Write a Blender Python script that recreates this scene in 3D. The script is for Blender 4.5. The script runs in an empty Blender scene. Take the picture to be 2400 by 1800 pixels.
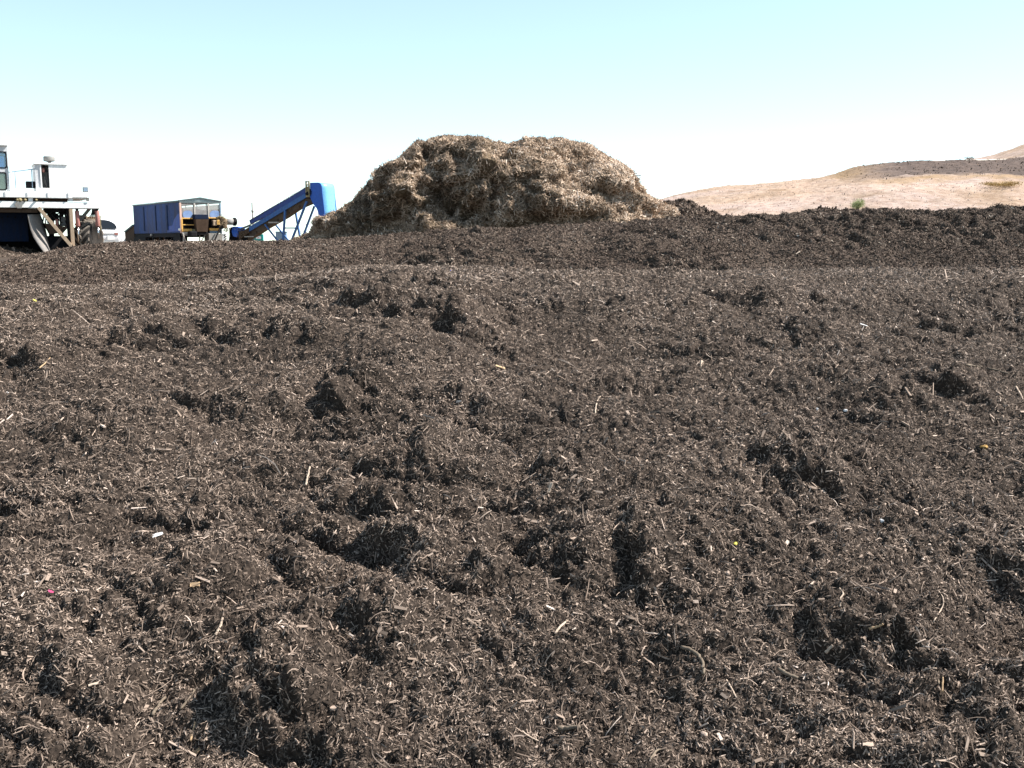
import bpy, bmesh, math, random
import numpy as np
from mathutils import Vector, Matrix

rng = np.random.default_rng(7)
random.seed(7)
SC = bpy.context.scene
COL = SC.collection
rad = math.radians

# ------------------------------------------------------------------ camera
PITCH = 8.3            # degrees below the horizontal
CAMZ = 1.7
FPX = 2333.0           # focal length in photograph pixels (2400 wide)
cam = bpy.data.cameras.new('camera')
cam.lens = 35.0
cam.sensor_width = 36.0
cam.clip_end = 20000
cam.clip_start = 0.05
camo = bpy.data.objects.new('camera', cam)
camo.location = (0, 0, CAMZ)
camo.rotation_euler = (rad(90 - PITCH), 0, 0)
COL.objects.link(camo)
SC.camera = camo

# ------------------------------------------------------------------ light
SUN_AZ = 8.0          # degrees from +X towards +Y
SUN_EL = 49.0
world = bpy.data.worlds.new('World')
SC.world = world
world.use_nodes = True
wn = world.node_tree.nodes
wl = world.node_tree.links
bg = wn['Background']
sky = wn.new('ShaderNodeTexSky')
sky.sky_type = 'NISHITA'
sky.sun_disc = False
sky.sun_elevation = rad(SUN_EL)
sky.sun_rotation = rad(90 - SUN_AZ)
sky.altitude = 100
sky.air_density = 0.55
sky.dust_density = 0.15
sky.ozone_density = 0.0
gam = wn.new('ShaderNodeGamma')          # hazy summer sky: softer fall-off from horizon to zenith
gam.inputs[1].default_value = 0.66
wl.new(sky.outputs[0], gam.inputs[0])
tint = wn.new('ShaderNodeMix')
tint.data_type = 'RGBA'
tint.blend_type = 'MULTIPLY'
tint.inputs[0].default_value = 1.0
tint.inputs[7].default_value = (1.14, 1.22, 1.10, 1)
wl.new(gam.outputs[0], tint.inputs[6])
wl.new(tint.outputs[2], bg.inputs[0])
bg.inputs[1].default_value = 0.15
sun = bpy.data.lights.new('sun', 'SUN')
sun.energy = 4.8
sun.angle = rad(0.5)
sun.color = (1.0, 0.95, 0.88)
suno = bpy.data.objects.new('sun', sun)
sd = Vector((math.cos(rad(SUN_AZ)) * math.cos(rad(SUN_EL)), math.sin(rad(SUN_AZ)) * math.cos(rad(SUN_EL)), math.sin(rad(SUN_EL))))
suno.rotation_euler = sd.to_track_quat('Z', 'Y').to_euler()
suno.location = (30, -5, 40)
COL.objects.link(suno)
SC.view_settings.view_transform = 'Standard'
SC.view_settings.look = 'None'
SC.view_settings.gamma = 1.0
SC.view_settings.exposure = 1.5

# ------------------------------------------------------------------ pixel rays (photograph pixels -> world)
_p = rad(PITCH)
FW = np.array([0, math.cos(_p), -math.sin(_p)])
UPV = np.array([0, math.sin(_p), math.cos(_p)])
RT = np.array([1.0, 0, 0])
CAM = np.array([0, 0, CAMZ])

def ray(u, v):
    return FW + RT * ((u - 1200) / FPX) + UPV * ((900 - v) / FPX)

def P(u, v, Y):
    d = ray(u, v)
    return CAM + d * (Y / d[1])

class Frame:
    """A local frame (origin, heading); px() turns a pixel into local coordinates on the plane local y = off."""
    def __init__(s, origin, yaw):
        s.o = np.array(origin, float)
        s.yaw = yaw
        s.a = np.array([math.cos(yaw), math.sin(yaw), 0])
        s.b = np.array([-math.sin(yaw), math.cos(yaw), 0])
    def px(s, u, v, off=0.0):
        d = ray(u, v)
        t = ((s.o + s.b * off - CAM) @ s.b) / (d @ s.b)
        w = CAM + d * t - s.o
        return np.array([w @ s.a, off, w[2]])
    def pxa(s, u, v, aoff=0.0):
        d = ray(u, v)
        t = ((s.o + s.a * aoff - CAM) @ s.a) / (d @ s.a)
        w = CAM + d * t - s.o
        return np.array([aoff, w @ s.b, w[2]])

# ------------------------------------------------------------------ noise
_perm = np.random.default_rng(3).permutation(512)
_perm = np.concatenate([_perm, _perm, _perm])
_ga = np.random.default_rng(4).random(512) * 2 * np.pi
_g2 = np.stack([np.cos(_ga), np.sin(_ga)], 1)
_g3 = np.random.default_rng(5).normal(size=(512, 3))
_g3 /= np.linalg.norm(_g3, axis=1)[:, None]

def n2(x, y):
    xi = np.floor(x).astype(np.int64); yi = np.floor(y).astype(np.int64)
    fx = x - xi; fy = y - yi
    ux = fx * fx * fx * (fx * (fx * 6 - 15) + 10); uy = fy * fy * fy * (fy * (fy * 6 - 15) + 10)
    def g(ix, iy, dx, dy):
        h = _perm[_perm[(xi + ix) & 511] + ((yi + iy) & 511)] & 511
        q = _g2[h]
        return q[..., 0] * dx + q[..., 1] * dy
    a = g(0, 0, fx, fy); b = g(1, 0, fx - 1, fy); c = g(0, 1, fx, fy - 1); d = g(1, 1, fx - 1, fy - 1)
    return (a + (b - a) * ux + (c + (d - c) * ux - a - (b - a) * ux) * uy) * 1.4

def n3(p):
    i = np.floor(p).astype(np.int64); f = p - i
    w = f * f * f * (f * (f * 6 - 15) + 10)
    def g(a, b, c):
        h = _perm[_perm[_perm[(i[:, 0] + a) & 511] + ((i[:, 1] + b) & 511)] + ((i[:, 2] + c) & 511)] & 511
        q = _g3[h]
        return q[:, 0] * (f[:, 0] - a) + q[:, 1] * (f[:, 1] - b) + q[:, 2] * (f[:, 2] - c)
    def lx(b, c):
        A = g(0, b, c); B = g(1, b, c)
        return A + (B - A) * w[:, 0]
    A = lx(0, 0); B = lx(1, 0); C_ = lx(0, 1); D = lx(1, 1)
    A = A + (B - A) * w[:, 1]; C_ = C_ + (D - C_) * w[:, 1]
    return (A + (C_ - A) * w[:, 2]) * 1.5

def smooth(a, b, x):
    t = np.clip((x - a) / (b - a), 0, 1)
    return t * t * (3 - 2 * t)

def curve(xs, ys, soft):
    """a smoothed polyline y(x)"""
    X = np.linspace(xs[0], xs[-1], 2000)
    Y = np.interp(X, xs, ys)
    n = max(1, int(soft / (X[1] - X[0])))
    k = np.hanning(2 * n + 3); k /= k.sum()
    Yp = np.concatenate([np.full(n + 1, Y[0]), Y, np.full(n + 1, Y[-1])])
    Y = np.convolve(Yp, k, 'valid')
    return lambda x: np.interp(x, X, Y)

# ------------------------------------------------------------------ tagging
def tag(o, label, cat, group=None, kind=None):
    if label: o['label'] = label
    if cat: o['category'] = cat
    if group: o['group'] = group
    if kind: o['kind'] = kind
    return o

def empty(name, loc, rz, label, cat, group=None):
    o = bpy.data.objects.new(name, None)
    o.empty_display_size = 0.3
    o.location = loc
    o.rotation_euler = (0, 0, rz)
    COL.objects.link(o)
    return tag(o, label, cat, group)

# ------------------------------------------------------------------ materials
def newmat(name):
    m = bpy.data.materials.new(name)
    m.use_nodes = True
    nt = m.node_tree
    b = nt.nodes['Principled BSDF']
    return m, nt, b

def setspec(b, s):
    b.inputs['Specular IOR Level'].default_value = s

def ramp(nt, fac, stops, interp='LINEAR'):
    r = nt.nodes.new('ShaderNodeValToRGB')
    r.color_ramp.interpolation = interp
    e = r.color_ramp.elements
    while len(e) > 1: e.remove(e[-1])
    e[0].position = stops[0][0]; e[0].color = (*stops[0][1], 1)
    for p, c in stops[1:]:
        q = e.new(p); q.color = (*c, 1)
    nt.links.new(fac, r.inputs[0])
    return r

def noise(nt, scale, detail=4, rough=0.6, coord='Object', stretch=None):
    tc = nt.nodes.new('ShaderNodeTexCoord')
    n = nt.nodes.new('ShaderNodeTexNoise')
    n.inputs['Scale'].default_value = scale
    n.inputs['Detail'].default_value = detail
    n.inputs['Roughness'].default_value = rough
    src = tc.outputs[coord]
    if stretch:
        mp = nt.nodes.new('ShaderNodeMapping')
        mp.inputs['Scale'].default_value = stretch
        nt.links.new(src, mp.inputs[0]); src = mp.outputs[0]
    nt.links.new(src, n.inputs['Vector'])
    return n

def mixc(nt, fac, a, b):
    m = nt.nodes.new('ShaderNodeMix'); m.data_type = 'RGBA'
    for s, i in ((fac, 0), (a, 6), (b, 7)):
        if hasattr(s, 'links') or isinstance(s, bpy.types.NodeSocket): nt.links.new(s, m.inputs[i])
        elif i == 0: m.inputs[0].default_value = s
        else: m.inputs[i].default_value = (*s, 1)
    return m.outputs[2]

def bump(nt, b, h, strength, dist):
    bp = nt.nodes.new('ShaderNodeBump')
    bp.inputs['Strength'].default_value = strength
    bp.inputs['Distance'].default_value = dist
    nt.links.new(h, bp.inputs['Height'])
    nt.links.new(bp.outputs[0], b.inputs['Normal'])

def paint(name, col, dirt=(0.16, 0.11, 0.07), amt=0.35, rough=0.5, scale=2.5, metal=0.0, streak=True, spec=0.18):
    """worn paint: base colour with grime and vertical streaks"""
    m, nt, b = newmat(name)
    n = noise(nt, scale, 6, 0.7, stretch=(2.5, 2.5, 0.5) if streak else None)
    n_b = noise(nt, scale * 6, 3, 0.6)
    r = ramp(nt, n.outputs[0], [(0.62 - amt * 0.5, (0, 0, 0)), (0.75, (1, 1, 1))])
    r2 = ramp(nt, n_b.outputs[0], [(0.3, (0.82, 0.82, 0.82)), (0.7, (1.12, 1.12, 1.12))])
    mu = nt.nodes.new('ShaderNodeMath'); mu.operation = 'MULTIPLY'
    nt.links.new(r.outputs[0], mu.inputs[0]); mu.inputs[1].default_value = min(1, amt * 1.6)
    c = mixc(nt, mu.outputs[0], col, dirt)
    vm = nt.nodes.new('ShaderNodeMix'); vm.data_type = 'RGBA'; vm.blend_type = 'MULTIPLY'; vm.inputs[0].default_value = 1
    nt.links.new(c, vm.inputs[6]); nt.links.new(r2.outputs[0], vm.inputs[7])
    nt.links.new(vm.outputs[2], b.inputs['Base Color'])
    b.inputs['Roughness'].default_value = rough
    b.inputs['Metallic'].default_value = metal
    setspec(b, spec)
    return m

def see_through(name, tint, gloss=0.15, body=(0.5, 0.5, 0.5), bodyamt=0.0):
    """tinted pane or dusty mesh: mix of transparent, glossy and a little dust"""
    m, nt, b = newmat(name)
    nt.nodes.remove(b)
    out = nt.nodes['Material Output']
    tr = nt.nodes.new('ShaderNodeBsdfTransparent'); tr.inputs[0].default_value = (*tint, 1)
    gl = nt.nodes.new('ShaderNodeBsdfGlossy'); gl.inputs['Roughness'].default_value = 0.05
    df = nt.nodes.new('ShaderNodeBsdfDiffuse'); df.inputs[0].default_value = (*body, 1)
    a = nt.nodes.new('ShaderNodeMixShader'); a.inputs[0].default_value = gloss
    nt.links.new(tr.outputs[0], a.inputs[1]); nt.links.new(gl.outputs[0], a.inputs[2])
    c = nt.nodes.new('ShaderNodeMixShader')
    n = noise(nt, 3.0, 4, 0.6)
    r = ramp(nt, n.outputs[0], [(0.25, (bodyamt * 0.7,) * 3), (0.75, (min(1, bodyamt * 1.3),) * 3)])
    nt.links.new(r.outputs[0], c.inputs[0])
    nt.links.new(a.outputs[0], c.inputs[1]); nt.links.new(df.outputs[0], c.inputs[2])
    nt.links.new(c.outputs[0], out.inputs[0])
    return m

def bits_mat(name, stops, rough=0.9, spec=0.08):
    """colour of loose bits, read from the per-bit value 'tone'"""
    m, nt, b = newmat(name)
    at = nt.nodes.new('ShaderNodeAttribute'); at.attribute_name = 'tone'
    r = ramp(nt, at.outputs['Fac'], stops)
    nt.links.new(r.outputs[0], b.inputs['Base Color'])
    b.inputs['Roughness'].default_value = rough
    setspec(b, spec)
    return m

def soil_mat(name, dark, mid, pale, fine, bumpd):
    m, nt, b = newmat(name)
    n1 = noise(nt, fine, 5, 0.75)
    n_b = noise(nt, 1.3, 3, 0.5)
    vo = nt.nodes.new('ShaderNodeTexVoronoi'); vo.inputs['Scale'].default_value = fine * 0.8
    tc = nt.nodes.new('ShaderNodeTexCoord'); nt.links.new(tc.outputs['Object'], vo.inputs['Vector'])
    r = ramp(nt, n1.outputs[0], [(0.3, dark), (0.55, mid), (0.72, pale)])
    r2 = ramp(nt, n_b.outputs[0], [(0.3, (0.75, 0.75, 0.75)), (0.7, (1.15, 1.12, 1.1))])
    vm = nt.nodes.new('ShaderNodeMix'); vm.data_type = 'RGBA'; vm.blend_type = 'MULTIPLY'; vm.inputs[0].default_value = 1
    nt.links.new(r.outputs[0], vm.inputs[6]); nt.links.new(r2.outputs[0], vm.inputs[7])
    nt.links.new(vm.outputs[2], b.inputs['Base Color'])
    b.inputs['Roughness'].default_value = 0.95
    setspec(b, 0.15)
    ad = nt.nodes.new('ShaderNodeMath'); ad.operation = 'SUBTRACT'
    nt.links.new(n1.outputs[0], ad.inputs[0]); nt.links.new(vo.outputs['Distance'], ad.inputs[1])
    bump(nt, b, ad.outputs[0], 0.9, bumpd)
    return m

# ------------------------------------------------------------------ mesh tools
def np_mesh(name, verts, quads=None, tris=None, mat=None, parent=None, flat=True, attrs=None):
    me = bpy.data.meshes.new(name)
    nv = len(verts)
    me.vertices.add(nv)
    me.vertices.foreach_set('co', np.ascontiguousarray(verts, np.float32).ravel())
    loops = []; starts = []; tot = 0
    for arr, k in ((quads, 4), (tris, 3)):
        if arr is not None and len(arr):
            loops.append(np.asarray(arr, np.int32).ravel())
            starts.append(tot + np.arange(len(arr), dtype=np.int32) * k)
            tot += arr.size
    loops = np.concatenate(loops); starts = np.concatenate(starts)
    me.loops.add(len(loops)); me.loops.foreach_set('vertex_index', loops)
    me.polygons.add(len(starts)); me.polygons.foreach_set('loop_start', starts)
    me.update(calc_edges=True)
    me.polygons.foreach_set('use_smooth', np.full(len(starts), not flat))
    for an, av in (attrs or {}).items():
        a = me.attributes.new(an, 'FLOAT', 'POINT')
        a.data.foreach_set('value', np.ascontiguousarray(av, np.float32))
    if mat: me.materials.append(mat)
    o = bpy.data.objects.new(name, me)
    COL.objects.link(o)
    if parent: o.parent = parent
    return o

def grid_faces(R, C):
    i = np.arange(R * C).reshape(R, C)
    return np.stack([i[:-1, :-1], i[:-1, 1:], i[1:, 1:], i[1:, :-1]], -1).reshape(-1, 4)

def grid_normals(G):
    dr = np.gradient(G, axis=0); dc = np.gradient(G, axis=1)
    n = np.cross(dc, dr)
    n /= np.linalg.norm(n, axis=2)[..., None] + 1e-12
    n[n[..., 2] < 0] *= 1
    return n

def sample_grid(G, N, r, c):
    r0 = np.clip(np.floor(r).astype(int), 0, G.shape[0] - 2); c0 = np.clip(np.floor(c).astype(int), 0, G.shape[1] - 2)
    fr = (r - r0)[:, None]; fc = (c - c0)[:, None]
    def bl(A):
        return (A[r0, c0] * (1 - fr) * (1 - fc) + A[r0 + 1, c0] * fr * (1 - fc) + A[r0, c0 + 1] * (1 - fr) * fc + A[r0 + 1, c0 + 1] * fr * fc)
    p = bl(G); n = bl(N)
    n /= np.linalg.norm(n, axis=1)[:, None] + 1e-9
    return p, n

def unit(a):
    return a / (np.linalg.norm(a, axis=1)[:, None] + 1e-9)

def tangent_dirs(n, tilt, bias=None, biasamt=0.0):
    N = len(n)
    d = rng.normal(size=(N, 3))
    d -= n * np.sum(d * n, 1)[:, None]
    d = unit(d)
    if bias is not None:
        d = unit(d * (1 - biasamt) + bias * biasamt)
    t = rng.normal(0, tilt, N)[:, None]
    return unit(d * np.cos(t) + n * np.sin(t))

def sliver_arrays(p, d, n, L, W, T):
    """elongated four-cornered splinters"""
    s = unit(np.cross(d, n)); n_ = np.cross(s, d)
    a = rng.uniform(0.4, 1.1, len(p))[:, None]
    e = s * np.cos(a) + n_ * np.sin(a)
    L = L[:, None]; W = W[:, None]; T = T[:, None]
    v = np.stack([p - d * L / 2 + s * W / 2, p - d * L / 2 - s * W / 2 + n_ * T * 0.3, p + d * L / 2 + e * W * 0.42 + n_ * T * 0.3, p + d * L / 2 - e * W * 0.42], 1)
    # thickness comes from the twist between both ends
    b = np.arange(len(p))[:, None, None] * 4
    f = np.array([[0, 1, 2], [0, 2, 3], [0, 3, 1], [1, 3, 2]])[None]
    return v.reshape(-1, 3), (b + f).reshape(-1, 3)

def chip_arrays(p, d, n, L, W, T):
    """flat tapered blocks"""
    s = unit(np.cross(d, n)); n_ = np.cross(s, d)
    k = rng.uniform(0.5, 1.1, len(p))[:, None]
    sk = rng.normal(0, 0.25, len(p))[:, None]
    L = L[:, None]; W = W[:, None]; T = T[:, None]
    v = []
    for e, w in ((-1, 1.0), (1, k)):
        for q, h in ((-1, -1), (1, -1), (1, 1), (-1, 1)):
            v.append(p + d * (e * L / 2 + q * W * sk * 0.5) + s * (q * W * w / 2) + n_ * (h * T / 2))
    v = np.stack(v, 1)
    b = np.arange(len(p))[:, None, None] * 8
    f = np.array([[0, 1, 2, 3], [7, 6, 5, 4], [0, 4, 5, 1], [1, 5, 6, 2], [2, 6, 7, 3], [3, 7, 4, 0]])[None]
    return v.reshape(-1, 3), (b + f).reshape(-1, 4)

def fibre_arrays(p, d, n, L, W, bend):
    """curved three-sided fibres, four segments"""
    s = unit(np.cross(d, n)); n_ = np.cross(s, d)
    th = rng.uniform(0, 2 * np.pi, len(p))[:, None]
    bd = unit(s * np.cos(th) + n_ * np.abs(np.sin(th)) * 0.6)
    K = 5
    vs = []
    for k in range(K):
        t = k / (K - 1) - 0.5
        c = p + d * (L * t)[:, None] - bd * (bend * L * (t * t - 0.1))[:, None]
        w = W * (1 - 0.75 * abs(t) ** 1.5 * 1.6)
        for q in range(3):
            a = q * 2 * np.pi / 3
            vs.append(c + s * (w * 0.5 * math.cos(a))[:, None] + n_ * (w * 0.5 * math.sin(a))[:, None])
    v = np.stack(vs, 1)
    f = []
    for k in range(K - 1):
        for q in range(3):
            r = (q + 1) % 3
            f.append([k * 3 + q, k * 3 + r, k * 3 + 3 + r, k * 3 + 3 + q])
    b = np.arange(len(p))[:, None, None] * (K * 3)
    return v.reshape(-1, 3), (b + np.array(f)[None]).reshape(-1, 4), K * 3

class MB:
    def __init__(s): s.v = []; s.f = []
    def add(s, vs, fs):
        o = len(s.v)
        s.v += [tuple(float(c) for c in q) for q in vs]
        s.f += [tuple(o + i for i in q) for q in fs]
        return s
    def box(s, x0, x1, y0, y1, z0, z1):
        return s.add([(x0, y0, z0), (x1, y0, z0), (x1, y1, z0), (x0, y1, z0), (x0, y0, z1), (x1, y0, z1), (x1, y1, z1), (x0, y1, z1)],
                     [(0, 3, 2, 1), (4, 5, 6, 7), (0, 1, 5, 4), (1, 2, 6, 5), (2, 3, 7, 6), (3, 0, 4, 7)])
    def bar(s, p0, p1, w, h, side=None):
        p0 = np.array(p0, float); p1 = np.array(p1, float)
        d = p1 - p0; d /= np.linalg.norm(d)
        a = np.array(side, float) if side is not None else (np.array([0, 1.0, 0]) if abs(d[1]) < 0.9 else np.array([1.0, 0, 0]))
        a = a - d * (a @ d); a /= np.linalg.norm(a)
        b = np.cross(d, a)
        vs = []
        for p in (p0, p1):
            for i, j in ((-1, -1), (1, -1), (1, 1), (-1, 1)):
                vs.append(p + a * (i * w / 2) + b * (j * h / 2))
        return s.add(vs, [(0, 3, 2, 1), (4, 5, 6, 7), (0, 1, 5, 4), (1, 2, 6, 5), (2, 3, 7, 6), (3, 0, 4, 7)])
    def path(s, pts, radii, n=8, flatness=1.0, up=None):
        pts = [np.array(p, float) for p in pts]
        if not hasattr(radii, '__len__'): radii = [radii] * len(pts)
        rings = []
        ref = np.array(up if up is not None else (0.13, 0.31, 0.94))
        for i, p in enumerate(pts):
            d = pts[min(i + 1, len(pts) - 1)] - pts[max(i - 1, 0)]
            d /= np.linalg.norm(d) + 1e-9
            r_ = ref if abs(ref @ d) < 0.95 else np.array([1.0, 0, 0])
            a = np.cross(d, r_); a /= np.linalg.norm(a)
            b = np.cross(d, a)
            rings.append([p + (a * math.cos(2 * math.pi * k / n) + b * flatness * math.sin(2 * math.pi * k / n)) * radii[i] for k in range(n)])
        vs = [q for r in rings for q in r]
        fs = []
        for i in range(len(pts) - 1):
            for k in range(n):
                k2 = (k + 1) % n
                fs.append((i * n + k, i * n + k2, i * n + n + k2, i * n + n + k))
        fs.append(tuple(range(n))[::-1]); fs.append(tuple((len(pts) - 1) * n + k for k in range(n)))
        return s.add(vs, fs)
    def prism(s, pts, vec):
        n = len(pts); vec = np.array(vec, float)
        vs = [np.array(p, float) for p in pts]; vs += [p + vec for p in vs]
        fs = [tuple(range(n)), tuple(range(2 * n - 1, n - 1, -1))]
        fs += [(i, i + n, (i + 1) % n + n, (i + 1) % n) for i in range(n)]
        return s.add(vs, fs)
    def lathe(s, prof, center, axis, n=28):
        """prof: (radius, along) pairs; closed tube round axis"""
        axis = np.array(axis, float); axis /= np.linalg.norm(axis)
        a = np.cross(axis, (0, 0, 1.0)) if abs(axis[2]) < 0.9 else np.cross(axis, (1.0, 0, 0))
        a /= np.linalg.norm(a); b = np.cross(axis, a)
        c = np.array(center, float); m = len(prof)
        vs = [c + axis * h + (a * math.cos(2 * math.pi * k / n) + b * math.sin(2 * math.pi * k / n)) * r for k in range(n) for r, h in prof]
        fs = []
        for k in range(n):
            k2 = (k + 1) % n
            for i in range(m - 1):
                fs.append((k * m + i, k * m + i + 1, k2 * m + i + 1, k2 * m + i))
        if prof[0][0] > 1e-6: fs.append(tuple(k * m for k in range(n)))
        if prof[-1][0] > 1e-6: fs.append(tuple(k * m + m - 1 for k in range(n))[::-1])
        return s.add(vs, fs)
    def build(s, name, mat, parent=None, smooth=False, bevel=0.0):
        me = bpy.data.meshes.new(name)
        me.from_pydata(s.v, [], s.f)
        bm = bmesh.new(); bm.from_mesh(me)
        bmesh.ops.recalc_face_normals(bm, faces=bm.faces)
        if bevel > 0:
            bmesh.ops.bevel(bm, geom=[e for e in bm.edges if e.is_manifold and e.calc_face_angle(0) > 0.6], offset=bevel, segments=2, affect='EDGES', profile=0.5, clamp_overlap=True)
        bm.to_mesh(me); bm.free()
        me.polygons.foreach_set('use_smooth', [smooth] * len(me.polygons))
        if mat: me.materials.append(mat)
        me.update()
        o = bpy.data.objects.new(name, me)
        COL.objects.link(o)
        if parent: o.parent = parent
        return o

# ================================================================== SETTING
def ground_z(x, y):
    g = 1.0 * smooth(6, 26, y)
    r = np.hypot(x, y)
    g = g - 16.0 * smooth(95, 420, r)
    return g

def build_ground():
    rr = np.concatenate([[0.0], np.geomspace(0.4, 9000, 170)])
    th = np.linspace(0, 2 * np.pi, 193)
    R_, T_ = np.meshgrid(rr, th, indexing='ij')
    X = R_ * np.cos(T_); Y = R_ * np.sin(T_)
    Z = ground_z(X, Y) + 0.03 * n2(X * 0.7, Y * 0.7) * smooth(1, 4, R_) * (R_ < 300)
    m, nt, b = newmat('dry yard soil')
    n = noise(nt, 0.5, 8, 0.7); n_b = noise(nt, 9, 4, 0.6)
    c = ramp(nt, n.outputs[0], [(0.3, (0.10, 0.075, 0.055)), (0.55, (0.27, 0.21, 0.16)), (0.75, (0.38, 0.32, 0.25))])
    d = ramp(nt, n_b.outputs[0], [(0.3, (0.7, 0.7, 0.7)), (0.7, (1.1, 1.1, 1.1))])
    vm = nt.nodes.new('ShaderNodeMix'); vm.data_type = 'RGBA'; vm.blend_type = 'MULTIPLY'; vm.inputs[0].default_value = 1
    nt.links.new(c.outputs[0], vm.inputs[6]); nt.links.new(d.outputs[0], vm.inputs[7])
    at = nt.nodes.new('ShaderNodeAttribute'); at.attribute_name = 'litter_shade'
    yard_dark = ramp(nt, n_b.outputs[0], [(0.3, (0.02, 0.015, 0.012)), (0.7, (0.075, 0.056, 0.044))])
    nt.links.new(mixc(nt, at.outputs['Fac'], vm.outputs[2], yard_dark.outputs[0]), b.inputs['Base Color'])
    b.inputs['Roughness'].default_value = 0.95; setspec(b, 0.1)
    bump(nt, b, n_b.outputs[0], 0.6, 0.03)
    # compost litter over the yard, its dark also standing for shade by the turner
    litter_shade = np.clip(1.15 - smooth(44, 50, Y) - smooth(16, 26, np.abs(X)) - smooth(0, -6, Y) + 0.3 * n2(X * 0.4, Y * 0.4), 0, 1)
    o = np_mesh('ground', np.stack([X, Y, Z], -1).reshape(-1, 3), quads=grid_faces(*X.shape), mat=m, flat=False, attrs={'litter_shade': litter_shade.ravel()})
    o['kind'] = 'structure'
build_ground()

# ---- dry grass hill on the right
def hill_surface(us, crest, base_v, Y0, Y1, rows, back=60):
    """rows of points from the foot (Y0) up to the crest (Y1), then down the far side"""
    G = np.zeros((rows + 14, len(us), 3))
    for j, u in enumerate(us):
        vc = crest(u)
        zc = P(u, vc, Y1)[2]; zb = base_v
        for i in range(rows):
            t = i / (rows - 1)
            Y = Y0 + (Y1 - Y0) * t
            f = t * (1.55 - 0.55 * t)
            z = zb + (zc - zb) * f
            x = (u - 1200) / FPX * (Y * math.cos(_p) - (z - CAMZ) * math.sin(_p))
            G[i, j] = (x, Y, z)
        for i in range(14):
            t = (i + 1) / 14
            Y = Y1 + back * t
            z = zc - (zc + 8) * t * t * 0.9 - 0.4 * t
            x = (u - 1200) / FPX * (Y * math.cos(_p) - (z - CAMZ) * math.sin(_p))
            G[rows + i, j] = (x, Y, z)
    return G

band_top = curve([1900, 1960, 2040, 2115, 2250, 2330, 2400, 2700], [409, 399, 384, 378.5, 376, 374, 373, 372], 20)
band_bot = curve([1900, 1990, 2058, 2126, 2171, 2284, 2397, 2700], [415, 420, 413, 409, 405, 403, 410, 420], 20)
crest1 = curve([1000, 1300, 1420, 1480, 1540, 1600, 1650, 1730, 1830, 1900, 1950, 2000, 2050, 2115, 2250, 2400, 2750],
               [560, 520, 492, 480, 468, 455, 446, 437, 426, 417, 406, 392, 383, 378, 375.5, 372.5, 366], 24)
crest2 = curve([2000, 2150, 2250, 2290, 2330, 2380, 2400, 2500, 2800], [420, 392, 376, 371, 362, 345, 337, 312, 270], 16)

def hill_mat():
    m, nt, b = newmat('dry hill grass')
    n = noise(nt, 0.09, 9, 0.72); n_b = noise(nt, 0.7, 6, 0.7, stretch=(1, 1, 2.0)); n_c = noise(nt, 0.03, 4, 0.5)
    c = ramp(nt, n_b.outputs[0], [(0.32, (0.228, 0.170, 0.142)), (0.5, (0.31, 0.247, 0.218)), (0.68, (0.365, 0.307, 0.28))])
    d = ramp(nt, n.outputs[0], [(0.34, (0.72, 0.66, 0.56)), (0.52, (1, 0.97, 0.94)), (0.7, (1.1, 1.04, 1.02))])
    e = ramp(nt, n_c.outputs[0], [(0.4, (1, 0.95, 0.85)), (0.6, (1, 1, 1.02))])
    def mul(p, q):
        vm = nt.nodes.new('ShaderNodeMix'); vm.data_type = 'RGBA'; vm.blend_type = 'MULTIPLY'; vm.inputs[0].default_value = 1
        nt.links.new(p, vm.inputs[6]); nt.links.new(q, vm.inputs[7]); return vm.outputs[2]
    base = mul(mul(c.outputs[0], d.outputs[0]), e.outputs[0])
    at = nt.nodes.new('ShaderNodeAttribute'); at.attribute_name = 'dark_band'
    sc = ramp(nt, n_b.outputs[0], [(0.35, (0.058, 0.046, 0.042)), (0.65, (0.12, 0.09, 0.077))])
    at2 = nt.nodes.new('ShaderNodeAttribute'); at2.attribute_name = 'ochre'
    base = mixc(nt, at2.outputs['Fac'], base, (0.24, 0.16, 0.085))
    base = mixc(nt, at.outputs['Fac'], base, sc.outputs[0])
    nt.links.new(base, b.inputs['Base Color'])
    b.inputs['Roughness'].default_value = 1.0; setspec(b, 0.05)
    bump(nt, b, n_b.outputs[0], 0.8, 0.35)
    return m
HILLM = hill_mat()

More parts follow.
